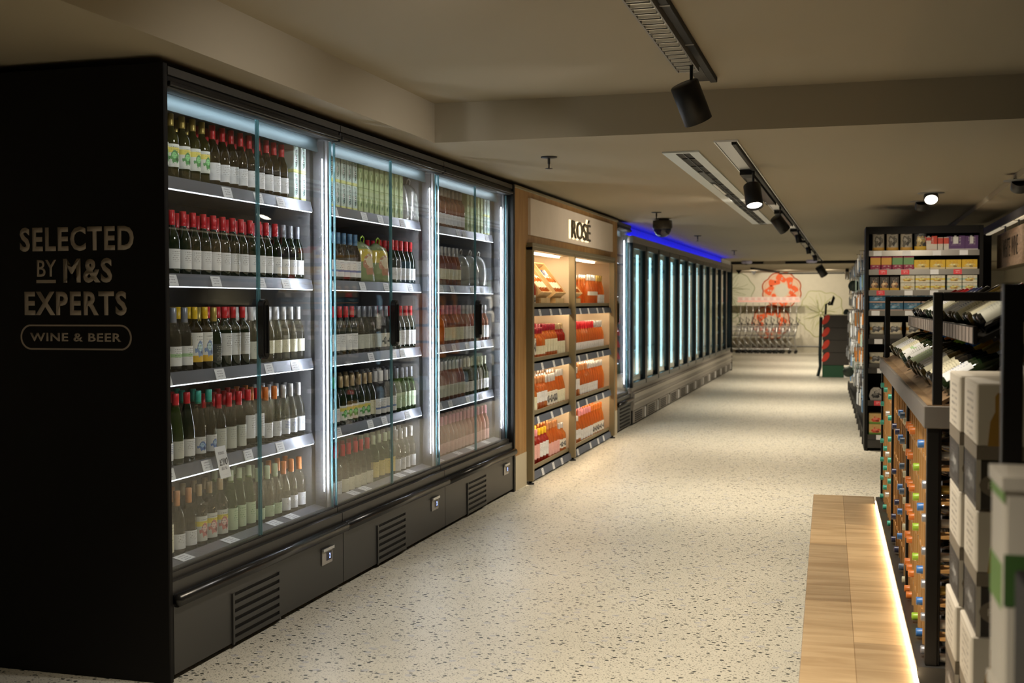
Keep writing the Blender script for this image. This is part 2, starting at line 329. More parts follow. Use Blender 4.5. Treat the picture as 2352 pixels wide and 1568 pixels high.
def blobs(cx, cz, R, seed, name, n=8, z1=2.585, z0=.2):
    rd = random.Random(seed); out = []
    for k in range(90):
        a = 2*PI*k/90; r = R*(1+.10*abs(math.sin(n*a/2+seed))); out.append((cx+r*math.cos(a), min(max(cz+r*.92*math.sin(a), z0), z1)))
    fm = MB(); fm.add([(p[0], -.001, p[1]) for p in out], [tuple(range(90))]); fm.build(name+'_wash', PEACHF, mural)
    mb = MB(); ribbon(mb, out, .035, -.003, closed=True)
    i2 = [(cx+(p[0]-cx)*.86, cz+(p[1]-cz)*.86) for p in out]; ribbon(mb, i2, .006, -.003, closed=True)
    mb.build(name+'_rim', RED, mural)
    core = MB(); core.add([(cx+R*.38*math.cos(2*PI*k/40), -.004, cz+R*.38*math.sin(2*PI*k/40)) for k in range(40)], [tuple(range(40))]); core.build(name+'_core', WALL, mural)
    sg = MB(); hl = MB()
    for k in range(n):
        a = 2*PI*k/n+rd.uniform(-.1, .1); rr = R*rd.uniform(.58, .68); bx = cx+rr*math.cos(a); bz = cz+rr*math.sin(a); lo = R*rd.uniform(.25, .33); wd = R*rd.uniform(.13, .17)
        pts = []
        for j in range(24):
            t = 2*PI*j/24; u = lo*math.cos(t); v = wd*math.sin(t)*(1.25+.5*math.cos(t)) + .3*wd*math.sin(3*t)
            p = (bx+u*math.cos(a+.9)-v*math.sin(a+.9), min(bz+u*math.sin(a+.9)+v*math.cos(a+.9), z1)); pts.append(p)
        sg.add([(p[0], -.006, p[1]) for p in pts], [tuple(range(24))])
        for q in range(2):
            hx, hz = bx+rd.uniform(-.3, .3)*lo, bz+rd.uniform(-.3, .3)*wd
            if hz < z1-.03: hl.add([(hx+.022*math.cos(2*PI*j/10), -.008, hz+.03*math.sin(2*PI*j/10)) for j in range(10)], [tuple(range(10))])
    sg.build(name+'_segments', RED, mural); hl.build(name+'_highlights', WALL, mural)
blobs(-2.22, 2.02, .58, 3, 'citrus_slice', 8)
blobs(-2.55, .98, .56, 9, 'citrus_slice', 7)

# ------------------------------------------------------------------ ceiling fittings
def tube_light(loc, L_, label, n, wd=.085):
    e = empty('louvre_light', loc, 0, label, 'ceiling light', 'louvred fittings on the ceiling track')
    m = MB(); m.box(-wd/2-.008, -wd/2, 0, L_, -.05, 0); m.box(wd/2, wd/2+.008, 0, L_, -.05, 0); m.box(-wd/2, wd/2, 0, .01, -.05, 0); m.box(-wd/2, wd/2, L_-.01, L_, -.05, 0); m.build('housing', GREY, e)
    m = MB()
    for k in range(n):
        y = L_*(k+.5)/n
        m.prism([(y+.036*math.cos(PI*q/7), -.052+.036*math.sin(PI*q/7)) for q in range(8)]+[(y+.031*math.cos(PI*q/7), -.052+.031*math.sin(PI*q/7)) for q in range(7, -1, -1)], 0, -wd/2+.003, wd/2-.003)
    m.build('louvre', mat('satin_louvre', (.85, .82, .76), .35, .6), e); MB().box(-wd/2+.003, wd/2-.003, .012, L_-.012, -.006, 0).build('reflector', KICK, e); return e
lv = tube_light((-.872, 1.1, ZT), 5.42, 'silver louvred light fitting on the raised ceiling nearest the camera', 55, .103)
def track(loc, L_, label, wd=.04, h=.03):
    e = empty('light_track', loc, 0, label, 'lighting track')
    MB().cbox(-wd/2, wd/2, 0, L_, -h, 0, .003).build('rail', MATBLACK, e); m = MB()
    m.box(-wd/2-.012, -wd/2-.004, 0, L_, -.012, 0)
    for k in range(int(L_/.8)): m.box(-wd/2-.004, wd/2, k*.8, k*.8+.02, -h-.002, -h+.0005)
    m.build('clip', GREY, e); return e
track((-.783, 1.1, ZT), 5.87, 'black lighting track on the raised ceiling beside the louvred fitting')
pl = tag(MB().cbox(-.881, -.806, 6.525, 6.965, ZT-.02, ZT, .003).build('mounting_plate', BLACK), 'black mounting plate at the end of the nearest louvred fitting', 'plate')
def spotlight(loc, tilt, az, label, on=False, s=1.0):
    e = empty('spotlight', loc, az, label, 'spotlight', 'cylinder spotlights on the tracks')
    m = MB(); m.lathe([(.012, 0), (.012, -.02), (.009, -.025), (.009, -.12*s), (.012, -.125*s)], 10); m.build('stem', BLACK, e)
    T = Matrix.Translation((0, 0, -.17*s)) @ Matrix.Rotation(tilt, 4, 'X')
    m = MB(); m.lathe([(.0, .085*s), (.055*s, .085*s), (.06*s, .08*s), (.06*s, -.085*s), (.056*s, -.085*s), (.052*s, -.06*s)], 24, M=T, caps=False); m.build('lamp_head', BLACK, e)
    m = MB(); m.lathe([(.0, -.07*s), (.052*s, -.07*s)], 20, M=T, caps=False); m.build('lens', emis('lit_lens', (1, .9, .75), 14) if on else mat('dark_lens', (.05, .05, .05), .2), e); return e
spotlight((-.83, 6.33, ZT-.03), -.5, PI-.7, 'large black cylinder spotlight hanging from the raised ceiling track', s=1.27)
# trough with reflectors and light fittings set in the lower ceiling
tr = empty('light_trough', (-.797, 7.78, ZL), 0, 'long recessed trough of silver reflectors running down the aisle ceiling', 'ceiling light')
MB().box(-.078, -.07, 0, 23.1, -.012, .0).box(.07, .078, 0, 23.1, -.012, 0).box(-.07, .07, 0, .008, -.012, 0).build('frame', WHITE, tr)
rf = MB(); rf.box(-.068, .03, .01, 23.05, -.006, 0); rf.build('reflector', STEEL, tr)
MB().cbox(.036, .066, .01, 23.05, -.03, 0, .003).build('rail', MATBLACK, tr)
for (y0, L_) in ((1.73, 3.1), (6.0, 2.45), (9.55, 2.6), (12.75, 2.6), (15.95, 2.6), (19.1, 2.6)):
    m = MB(); m.box(-.066, -.06, y0, y0+L_, -.045, -.007); m.box(.022, .028, y0, y0+L_, -.045, -.007); m.box(-.06, .022, y0, y0+.25, -.045, -.007); m.build('gear_box', MATBLACK, tr)
    m = MB(); n = int(L_/.055)
    for k in range(5, n): y = y0+L_*k/n; m.box(-.06, .022, y, y+.012, -.04, -.012)
    m.build('louvre', CHROME, tr)
spotlight((-.75, 9.42, ZL-.03), -.45, .35, 'lit black cylinder spotlight on the aisle ceiling trough', True, 1.12)
spotlight((-.75, 12.98, ZL-.03), -.75, 2.2, 'unlit tilted black spotlight halfway down the ceiling trough', False, 1.08)
spotlight((-.72, 29.5, ZL-.03), -.6, 2.0, 'small dark spotlight at the far end of the ceiling trough', False, 1.6)
for i, y in enumerate((17.25, 21.2, 24.9)):
    spotlight((-.74, y, ZL-.03), -.2, 2.0, 'small black spotlight on the far ceiling trough, %s beyond the tilted one' % ORD[i], False, .7)
ac = empty('slot_diffuser', (-1.284, 8.25, ZL), 0, 'long white framed air slot with black vanes in the aisle ceiling', 'air vent')
m = MB(); W_, L_ = .255, 7.8
for (a, b, c, d) in ((0, .085, 0, L_), (.185, W_, 0, L_), (.085, .185, 0, .05), (.085, .185, L_-.05, L_)): m.box(a, b, c, d, -.012, 0)
m.build('frame', mat('vent_white', (.62, .66, .66), .35), ac); MB().box(.085, .185, .05, L_-.05, -.004, 0).build('slot', MATBLACK, ac)
m = MB(); m.box(.132, .138, .05, L_-.05, -.011, -.004)
for k in range(16): m.box(.085, .185, .4+k*.5, .42+k*.5, -.011, -.004)
m.box(.09, .13, 1.3, 2.1, -.0115, -.0045); m.build('vane', KICK, ac)
MB().cbox(.088, .115, 2.3, 3.3, -.014, -.004, .004).build('blanking_plate', WHITE, ac)
dm = empty('dome_camera', (-2.297, 14.81, ZL), 0, 'dark dome security camera on the ceiling above the upright freezers', 'security camera')
m = MB(); m.lathe([(.085, 0), (.085, -.02), (.12, -.025), (.125, -.11), (.115, -.13)], 24); m.build('housing', mat('brown_plastic', (.05, .045, .04), .35), dm)
m = MB(); m.lathe([(.11, -.13), (.105, -.16), (.085, -.2), (.05, -.225), (0, -.235)], 24, caps=False); m.build('dome', glassy('smoked_dome', (.3, .3, .35), .5, (.05, .05, .06), 1.6), dm)
def sprinkler(loc, label):
    e = empty('sprinkler', loc, 0, label, 'sprinkler', 'ceiling sprinklers above the left cabinets')
    MB().lathe([(.06, 0), (.058, -.008), (.02, -.012)], 16).build('escutcheon', BLACK, e)
    m = MB(); m.lathe([(.01, -.012), (.01, -.05), (.006, -.055), (.006, -.08)], 8); m.lathe([(.0, -.08), (.028, -.083), (.028, -.087), (0, -.09)], 12, caps=False); m.build('deflector', KICK, e)
for (x, y, l) in ((-2.11, 8.3, 'nearest'), (-2.2, 13.73, 'second nearest'), (-2.35, 18.75, 'third nearest'), (-2.31, 24.33, 'farthest')):
    sprinkler((x, y, ZL), l+' small dark ceiling sprinkler above the left hand cabinets')
def downlight(x, y, label, on, tilt=0, z=ZL):
    e = empty('downlight', (x, y, z), 0, label, 'downlight', 'round semi recessed downlights')
    MB().lathe([(.125, 0), (.123, -.006), (.07, -.008)], 28).build('rim', GREY, e)
    T = Matrix.Translation((0, 0, -.035)) @ Matrix.Rotation(tilt, 4, 'X')
    MB().lathe([(.062, .03), (.068, .0), (.068, -.045), (.06, -.05)], 24, M=T, caps=False).build('lamp_head', KICK, e)
    MB().lathe([(0, -.046), (.06, -.046)], 20, M=T, caps=False).build('lens', emis('lit_lamp', (1, .9, .75), 4) if on else KICK, e)
    if not on: MB().lathe([(0, -.085), (.008, -.083), (.008, -.04)], 8, M=T, caps=False).build('knob', KICK, e)
downlight(.72, 12.1, 'lit round downlight in the ceiling in front of the black gondola', True, -.8)
downlight(.69, 13.08, 'unlit dark round downlight just behind the lit one', False, .6)
downlight(1.31, 10.5, 'tilted black downlight above the hanging wood sign', False, .7, 2.625)
# far hall fittings
tk = track((-2.7, 33.6, 2.6), 4.5, 'silver lighting track near the mural wall ceiling', .1, .05); tk.rotation_euler = (0, 0, -.1)
for i, (x, y) in enumerate(((-3.6, 35), (-3.3, 36.2), (-2.95, 37.4))):
    o = MB().prism([(-.09, 0), (.09, 0), (.0, -.12)], 1, -.07, .07).box(-.02, .02, -.02, .02, -.01, .003).build('wedge_downlight', MATBLACK, None, (x, y, 2.6)); tag(o, '%s black wedge shaped lamp under the far ceiling beside the freezers' % ('nearest', 'middle', 'farthest')[i], 'lamp', 'wedge lamps under the far ceiling')
for i, (x, y, l) in enumerate(((-2.58, 30.5, 'left'), (-.98, 30.3, 'right'))):
    e = empty('access_point', (x, y, ZL), 0, 'bluish white round wireless unit on the far ceiling, %s one' % l, 'access point', 'round units on the far ceiling')
    MB().lathe([(.13, 0), (.14, -.03), (.12, -.07), (0, -.08)], 20, caps=False).build('shell', mat('lilac_white', (.5, .5, .75), .4), e); MB().lathe([(.09, -.079), (.06, -.1), (0, -.105)], 16, caps=False).build('cap', KICK, e)
e = empty('projector_lamp', (-.15, 35.5, 2.6), 0, 'silver bodied lamp hanging under the far ceiling near the strawberry stand', 'lamp')
MB().lathe([(.05, 0), (.05, -.1)], 12).build('mount', MATBLACK, e); MB().lathe([(.045, -.1), (.06, -.12), (.06, -.3), (.03, -.33)], 12).build('body', STEEL, e)
# ------------------------------------------------------------------ wine fridges
GW = 1.765
SH = [.457, .88, 1.31, 1.76, 2.20]
def rail_tickets(parent, y0, y1, x, zt, n, rd, w_=.075, h=.04, tilt=0, m=None):
    for k in range(n):
        y = y0+(y1-y0)*(k+rd.uniform(.2, .8))/n
        MB().box(x, x+.0015, y, y+w_, zt-h, zt).build('price_ticket', m or PAPER, parent)
def cooler(y0, W, doors, label, led_ends, tick=3, name='wine_fridge', slots=True):
    e = empty(name, (0, y0, 0), 0, label, 'fridge', 'glass door fridges along the left wall'); rd = random.Random(int(y0*10))
    b = MB(); b.box(-3.85, -2.795, .004, W-.004, .03, .335); b.box(-3.85, -2.83, .004, W-.004, .335, .46); b.box(-2.83, -2.80, .004, W-.004, .375, .43)
    b.box(-3.85, -2.795, .004, W-.004, 2.60, 2.635); b.box(-3.85, -3.70, .004, W-.004, .46, 2.60);     b.box(-3.8, -2.9, .1, W-.1, 0, .03); b.build('carcass', [KICK], e)
    for q in (0, W-.02): MB().box(-3.70, -2.87, q, q+.02, .46, 2.60).build('side_panel', mat('side_steel', (.22, .22, .23), .5, .3), e)
    MB().cbox(-2.86, -2.80, .01, W-.01, 2.545, 2.60, .006).cbox(-2.80, -2.785, .01, W-.01, 2.555, 2.575, .003).box(-2.802, -2.798, W*.35, W*.62, 2.582, 2.587).build('top_fascia', BLACK, e)
    MB().lathe([(.0, 0), (.03, .004), (.03, W-.008), (0, W-.004)], 14, M=Matrix.Translation((-2.782, .002, .352)) @ Matrix.Rotation(-PI/2, 4, 'X')).build('bumper', RUB, e)
    MB().box(-3.70, -3.64, .02, W-.02, .46, 2.60).box(-3.64, -2.87, .02, W-.02, 2.56, 2.60).build('liner', INNER, e)
    MB().prism([(-3.64, 2.56), (-3.3, 2.545), (-3.0, 2.53), (-2.93, 2.485), (-2.92, 2.485), (-2.93, 2.56)], 1, .021, W-.021).build('canopy', mat('canopy_metal', (.09, .14, .16), .45, .7), e)
    MB().box(-2.869, -2.862, .06, W-.06, 2.554, 2.562).build('led_bar', LEDT, e)
    for yy in led_ends: MB().box(-2.880, -2.876, yy*W+(.064 if yy < .5 else -.072), yy*W+(.067 if yy < .5 else -.069), .56, 2.44).build('led_strip', LEDC, e)
    p = MB(); p.box(-2.95, -2.885, .021, .035, .46, 2.545); p.box(-2.95, -2.885, W-.035, W-.021, .46, 2.545); p.build('post', mat('post_grey', (.07, .07, .075), .5, .3), e)
    # bottom deck + four shelves
    for i, z in enumerate(SH):
        s = MB(); s.box(-3.60, -2.975 if i else -2.96, .03, W-.03, z-.02, z); sh = s.build('shelf', STEEL if i else STEEL, e)
        r = MB()
        if i: r.prism([(-2.975, z+.006), (-2.970, z+.006), (-2.955, z-.052), (-2.975, z-.052)], 1, .03, W-.03)
        else: r.prism([(-2.96, z+.02), (-2.955, z+.02), (-2.89, z-.03+.035), (-2.89, z-.02), (-2.96, z-.02)], 1, .03, W-.03)
        if i: MB().box(-2.962, -2.957, .04, W-.04, z-.0575, z-.053).build('led_bar', LEDS, sh)
        r.build('shelf_rail', mat('rail_metal', (.20, .21, .25), .35, .6), sh)
        for k in range(tick):
            y = .1+(W-.25)*(k+rd.uniform(.1, .8))/tick
            if i: MB().prism([(-2.9695, z), (-2.9675, z), (-2.9530, z-.05), (-2.9550, z-.05)], 1, y, y+.09).build('price_ticket', PAPER, sh)
            else: MB().prism([(-2.952, z+.0215), (-2.951, z+.0215), (-2.893, z+.008), (-2.894, z+.006)], 1, y, y+.1).build('price_ticket', PAPER, sh)
    if slots:
        g = MB(); yb = .50; g.box(-2.7945, -2.792, yb, yb+.47, .025, .262, 1)
        for k in range(6): g.box(-2.792, -2.786, yb+.01, yb+.46, .03+k*.04, .052+k*.04, 0)
        g.box(-2.792, -2.786, yb-.005, yb+.01, .022, .265); g.box(-2.792, -2.786, yb+.46, yb+.475, .022, .265); g.build('vent_grille', [KICK, MATBLACK], e)
        c = MB().cbox(-2.794, -2.786, 1.47, 1.60, .185, .275, .003).build('controller', mat('controller_grey', (.35, .33, .30), .4), e)
        MB().box(-2.786, -2.776, 1.465, 1.605, .262, .278).build('hood', STEEL, c); MB().box(-2.786, -2.784, 1.52, 1.585, .205, .250).build('display', mat('display_black', (.01, .01, .03), .2), c)
        text('digit', '2', .014, .028, emis('blue_digit', (.25, .35, 1), 4), c, (-2.784, 1.56, .214), ROT_PX, .01, .001)
    else:
        g = MB(); 
        for k in range(6): g.box(-2.792, -2.786, .15, W-.12, .05+k*.045, .068+k*.045)
        g.build('vent_grille', MATBLACK, e)
    n = doors; dw = (W-.04)/n
    for k in range(n):
        ya, yb = .02+k*dw+.003, .02+(k+1)*dw-.003
        gl = MB().box(-2.853, -2.845, ya, yb, .465, 2.54).build('door', GLASS, e)
        ed = MB()
        for yy in ((ya, ya+.009), (yb-.009, yb)): ed.box(-2.8545, -2.8435, *yy, .465, 2.54)
        ed.build('glass_edge', GEDGE, gl)
        MB().box(-2.862, -2.838, ya, yb, .445, .466).build('door_rail', KICK, gl)
        if k == n-1:
            yh = ya+.012 if n > 1 else ya+.09
            h = MB(); pr = []
            for q in range(28):
                a = 2*PI*q/28; cz = .115 if math.sin(a) > 0 else -.115; pr.append((yh+.035*math.cos(a), 1.50+cz+.035*math.sin(a)))
            h.prism(pr, 0, -2.843, -2.815); h.prism([(yh+(p[0]-yh)*.72, 1.5+(p[1]-1.5)*.93) for p in pr], 0, -2.815, -2.81); h.box(-2.81, -2.80, yh-.005, yh+.005, 1.38, 1.62); h.build('handle', RUB, gl)
    return e
UN = ['nearest', 'middle', 'third']
Y0 = [4.44, 6.205, 7.97]
for i in range(3):
    cooler(Y0[i], GW, 2, ['black framed glass door wine fridge nearest the camera, beside the lettered panel', 'middle glass door wine fridge with patterned cartons on its top shelf', 'third glass door wine fridge, next to the wood framed alcove'][i], (1,), 4)
cooler(14.45, .93, 1, 'narrow single door fridge between the wood alcove and the dark upright freezers', (1,), 2, 'narrow_fridge', False)
# end panel with lettering
pn = empty('lettered_end_panel', (-3.6, 4.42, 0), 0, 'tall matt black end panel with painted white wording, left of the nearest fridge', 'panel')
MB().cbox(-.85, .81, -.015, .014, 0, 2.645, .004).build('panel_board', MATBLACK, pn)
LET = mat('grey_lettering', (.38, .33, .28), .7)
def T(s, x0, x1, z0, z1, b=.012, sp=1.0, n='lettering'): text(n, s, x1-x0, z1-z0, LET, pn, ((x0+x1)/2+3.6, -.0151, z0), ROT_NY, b, .002, 'CENTER', sp)
T('SELECTED', -3.517, -2.944, 1.857, 1.962, .03, 1.15); T('BY', -3.43, -3.332, 1.747, 1.820, .01); T('M&S', -3.296, -3.052, 1.719, 1.825, .03, 1.15)
T('EXPERTS', -3.497, -2.983, 1.578, 1.683, .03, 1.15); T('WINE & BEER', -3.471, -3.012, 1.465, 1.502, .02, 1.1)
m = MB(); m.box(-3.434+3.6, -3.336+3.6, -.0171, -.0151, 1.719, 1.733); m.build('underline', LET, pn)
m = MB(); cap = []
for q in range(32):
    a = 2*PI*q/32; cap.append((-3.24+3.6+(.225 if math.cos(a) > 0 else -.225)+.052*math.cos(a), 1.483+.052*math.sin(a)))
for q in range(32):
    a, b_ = Vector(cap[q]), Vector(cap[(q+1) % 32]); c0 = Vector((.36, 1.483)); d = (b_-a).normalized(); p = Vector((-d.y, d.x))*.0035
    m.prism([a-p, b_-p, b_+p, a+p], 1, -.0171, -.0151)
m.build('pill_outline', LET, pn)
tag(MB().cbox(-3.85, -2.785, 9.737, 9.775, 0, 2.64, .004).build('fridge_end_panel', BLACK), 'thin black end panel between the third wine fridge and the wood alcove', 'panel')

# ------------------------------------------------------------------ bottles
GM = {
 'dark': mat('dark_green_glass', (.008, .018, .006), .06, spec=.8), 'black': mat('black_glass', (.006, .006, .006), .06, spec=.8), 'amber': glassy('brown_glass', (.5, .42, .12), .35, (.06, .04, .008)),
 'olive': glassy('olive_glass', (.55, .55, .20), .35, (.10, .10, .02)), 'clear': glassy('clear_wine', (.95, .93, .84), .84, (.34, .31, .24), rough=.02), 'green': glassy('green_glass', (.6, .8, .35), .5, (.12, .18, .05)),
 'rose': glassy('rose_wine', (1, .66, .50), .55, (.55, .27, .17)), 'orange': glassy('orange_wine', (1, .62, .26), .60, (.90, .42, .13), translucent=.65), 'red': glassy('red_wine', (.9, .16, .08), .35, (.55, .05, .03), translucent=.6), 'pink': glassy('pink_wine', (1, .55, .42), .35, (.62, .25, .16)),
 'grey': glassy('smoke_glass', (.55, .55, .55), .4, (.12, .12, .12)), 'juice': glassy('orange_spirit', (1, .45, .05), .3, (.9, .25, .01))}
CAPC = {'red': (.62, .02, .03), 'gold': (.50, .38, .10), 'white': (.70, .70, .72), 'cream': (.66, .66, .50), 'blue': (.10, .17, .30), 'steel': (.30, .32, .38), 'navy': (.03, .04, .12), 'yellow': (.80, .52, .02), 'tan': (.50, .38, .22), 'copper': (.60, .28, .12),
        'silver': (.62, .63, .64), 'green': (.04, .30, .14), 'teal': (.05, .42, .33), 'orange': (.75, .22, .04), 'pink': (.75, .30, .36), 'palegreen': (.52, .62, .40), 'lblue': (.10, .22, .38), 'black': (.02, .02, .02), 'maroon': (.30, .01, .03), 'clear': (.65, .62, .55), 'rust': (.55, .14, .05), 'lime': (.35, .60, .05), 'azure': (.05, .2, .6)}
CM = {k: mat('cap_'+k, v, .32, .35 if k in ('gold', 'copper', 'silver', 'steel', 'tan') else 0) for k, v in CAPC.items()}
LM = {'white': label_mat('label_white', (.80, .82, .84)), 'cream': label_mat('label_cream', (.78, .76, .58), (.3, .28, .15)), 'pic': label_mat('label_picture', (.75, .78, .72), accent=(.80, .70, .15), lo=.62, hi=.85, blob=(.10, .34, .10)),
      'flower': label_mat('label_flower', (.66, .68, .62), accent=(.80, .68, .08), lo=.6, hi=.8, blob=(.65, .25, .22)), 'blue': label_mat('label_blue', (.78, .82, .88), (.05, .12, .4), dens=.4), 'sun': label_mat('label_sunny', (.82, .83, .80), accent=(.78, .50, .05), lo=.0, hi=.22, blob=(.25, .35, .60)),
      'dark': label_mat('label_dark', (.03, .04, .04), (.7, .7, .6), tl=(.1, .9)), 'pale': label_mat('label_pale', (.60, .62, .55), (.3, .3, .3)), 'yellow': label_mat('label_yellow', (.80, .66, .22), (.3, .2, .05)), 'pink': label_mat('label_pink', (.80, .45, .42), (.5, .1, .1)),
      'lime': label_mat('label_lime', (.55, .68, .45), (.1, .3, .1)), 'mix': label_mat('label_mix', (.75, .76, .74), blob=(.15, .25, .55)), 'stripe': label_mat('label_stripe', (.80, .81, .82), accent=(.16, .22, .42), lo=.3, hi=.42), 'photo': label_mat('label_photo', (.78, .76, .68), (.1, .1, .1), blob=(.10, .10, .10)),
      'greenband': label_mat('label_greenband', (.78, .80, .82), accent=(.4, .62, .35), lo=.45, hi=.62), 'vivid': label_mat('label_vivid_green', (.18, .55, .08), (.9, .9, .8), accent=(.75, .8, .75), lo=0, hi=.3)}
P_ = {  # radius, height, profile, cap bottom, label z0 z1
 'burg': ([(0, .004), (.030, 0), (.0375, .006), (.0380, .145), (.0355, .170), (.029, .192), (.021, .212), (.0155, .232), (.0145, .255), (.0145, .296)], .228, .300, .0158),
 'bord': ([(0, .004), (.031, 0), (.0375, .006), (.0380, .185), (.0355, .202), (.027, .215), (.0175, .226), (.0148, .24), (.0145, .298)], .245, .302, .0158),
 'hock': ([(0, .004), (.029, 0), (.0355, .006), (.036, .135), (.033, .175), (.026, .222), (.018, .262), (.0145, .285), (.0145, .325)], .268, .330, .0158),
 'fizz': ([(0, .008), (.035, 0), (.0435, .008), (.044, .130), (.041, .165), (.031, .205), (.020, .240), (.0165, .262), (.0165, .300)], .215, .312, .0195),
 'flute': ([(0, .004), (.034, 0), (.0395, .008), (.0375, .06), (.040, .12), (.0385, .16), (.030, .20), (.0195, .235), (.0150, .262), (.0150, .318)], .262, .322, .0165),
 'squat': ([(0, .004), (.040, 0), (.046, .008), (.046, .155), (.042, .18), (.028, .20), (.017, .212), (.016, .225), (.016, .27)], .225, .275, .019),
 'small': ([(0, .003), (.024, 0), (.029, .006), (.029, .11), (.025, .135), (.0155, .155), (.0135, .17), (.0135, .20)], .165, .204, .0155)}
PROT = {}
def bottle(shape, glass, cap, lab, lz=(.035, .115), arc=80, seg=20):
    key = (shape, glass, cap, lab, lz)
    if key in PROT: return PROT[key]
    prof, cb, ct, cr = P_[shape]
    body = MB().lathe(prof, seg).mesh('wine_bottle', GM[glass])
    capm = MB().lathe([(cr-.0008, cb), (cr, cb+.002), (cr, cb+.016), (cr-.0006, cb+.018), (cr, cb+.02), (cr, ct-.002), (cr-.002, ct), (0, ct)], 16).mesh('cap', CM[cap]) if cap else None
    labm = None
    if lab:
        z0, z1 = lz; rr = lambda z: next((a[0]+(b[0]-a[0])*(z-a[1])/(b[1]-a[1]) for a, b in zip(prof, prof[1:]) if a[1] <= z <= b[1] and b[1] > a[1]), .03)+.0009
        st = [z0+(z1-z0)*k/4 for k in range(5)]; A = math.radians(arc)
        labm = MB().lathe([(max(rr(z), rr(z0)*.985), z) for z in st], 14, a0=-A, a1=A).mesh('label', LM[lab])
    PROT[key] = (body, capm, labm); return PROT[key]
NB = 0
def put(spec, loc, rot, label, group, cat='wine bottle', name='wine_bottle'):
    global NB
    b, c, l = bottle(*spec); o = link(name, b, None, loc); o.rotation_euler = rot; tag(o, label, cat, group); NB += 1
    if c: link('cap', c, o)
    if l: link('label', l, o)
    return o
GN = {'dark': 'dark green', 'black': 'black', 'amber': 'brown', 'olive': 'olive', 'clear': 'clear', 'green': 'green', 'rose': 'pale pink', 'orange': 'orange', 'red': 'deep red', 'pink': 'pink', 'grey': 'smoky', 'juice': 'bright orange'}
CN = {'steel': 'grey', 'navy': 'navy', 'palegreen': 'pale green', 'lblue': 'blue', 'tan': 'gold', 'clear': 'clear', 'azure': 'blue', 'lime': 'lime'}
BACK = {}
def back_add(key, prof, gm, cb, ct, cr, cm, x, y, z):
    mb, mats = BACK.setdefault(key, (MB(), []))
    for m_ in (gm, cm):
        if m_ not in mats: mats.append(m_)
    M_ = Matrix.Translation((x, y, z))
    mb.lathe([prof[1], prof[2]]+prof[3::2]+[prof[-1]] if (len(prof) % 2 == 1) else [prof[1], prof[2]]+prof[3::2], 9, mats.index(gm), M_); mb.lathe([(cr, cb), (cr, ct), (0, ct)], 8, mats.index(cm), M_, caps=False)
def row(y0, y1, z, specs, where, shelf, x=-3.022, rows=2, gap=.084, cat='wine bottle', name='wine_bottle', sc=1.0):
    """specs: (count, bottle spec) left to right along +y; behind them rows of the same bottles"""
    tot = sum(n for n, *_ in specs); st = (y1-y0)/tot; k = 0; rd = random.Random(int(z*100+y0*7))
    bf = None
    for n, sp in specs:
        for j in range(n):
            y = y0+st*(k+.5); k += 1
            if sp is None: continue
            if callable(sp): sp(y, z, ORD[k-1]); continue
            g, c, l = sp[1], sp[2], sp[3]
            lab = '%s glass bottle with %s cap, %s from left, %s, %s' % (GN[g], CN.get(c, c), ORD[k-1], shelf, where)
            o = put(sp, (x+rd.uniform(-.003, .003), y+rd.uniform(-.003, .003), z), (0, 0, rd.uniform(-.35, .1)), lab, 'bottles on the %s of %s' % (shelf, where), cat, name); o.scale = (sc,)*3
            prof, cb, ct, cr = P_[sp[0]]; prof = [(p*sc, q*sc) for p, q in prof]; cb *= sc; ct *= sc; cr *= sc
            for r in range(rows): back_add(where, prof, GM[g], cb, ct, cr, CM[c], x-gap*(r+1)*1.04, y+rd.uniform(-.004, .004), z)
def box_item(name, w, d, h, mats, cat, deco=None):
    pass
# cartons and bags that stand among the bottles
VINC = label_mat('carton_leafy', (.62, .74, .70), (.05, .16, .12), accent=(.70, .75, .30), lo=0, hi=.12, blob=(.40, .58, .52), zs=8, tl=(.6, .95)); GRC = label_mat('carton_green', (.42, .52, .26), (.75, .8, .6), blob=(.30, .42, .18), dens=.62, zs=14); INK = mat('black_ink', (.02, .02, .03), .6)
_vt = None
def carton(loc, m, label, group, d=.10, w_=.062, h=.155, word=None, cat='carton'):
    global _vt
    key = ('carton', m.name, d, w_, h)
    if key not in PROT: PROT[key] = MB().cbox(-d/2, d/2, -w_/2, w_/2, 0, h, .003).mesh('carton', m)
    o = link('drink_carton', PROT[key], None, loc); tag(o, label, cat, group)
    if word:
        if _vt is None:
            t_ = text('lettering', word, h*.62, .026, INK, o, (d/2+.0006, 0, .02), (0, -PI/2, 0), .0, .0, 'LEFT'); 
            t_.rotation_euler = (Matrix(((0, 0, 1), (0, 1, 0), (-1, 0, 0))) @ Matrix.Rotation(0, 3, 'Z')).to_euler(); _vt = t_
            # run upward: text x -> +z, text y -> -y (faces +x)
            t_.matrix_basis = Matrix(((0, 0, 1, d/2+.0006), (0, -1, 0, .012), (1, 0, 0, .03), (0, 0, 0, 1)))
        else:
            t2 = _vt.copy(); COL.objects.link(t2); t2.parent = o
    return o
BAGF = glassy('foil_bag', (.9, .92, .9), .25, (.62, .64, .62), 1.7, .12); BAGG = label_mat('printed_bag', (.30, .36, .18), (.8, .8, .6), accent=(.70, .55, .12), lo=.5, hi=.8, blob=(.55, .30, .20), rough=.15)
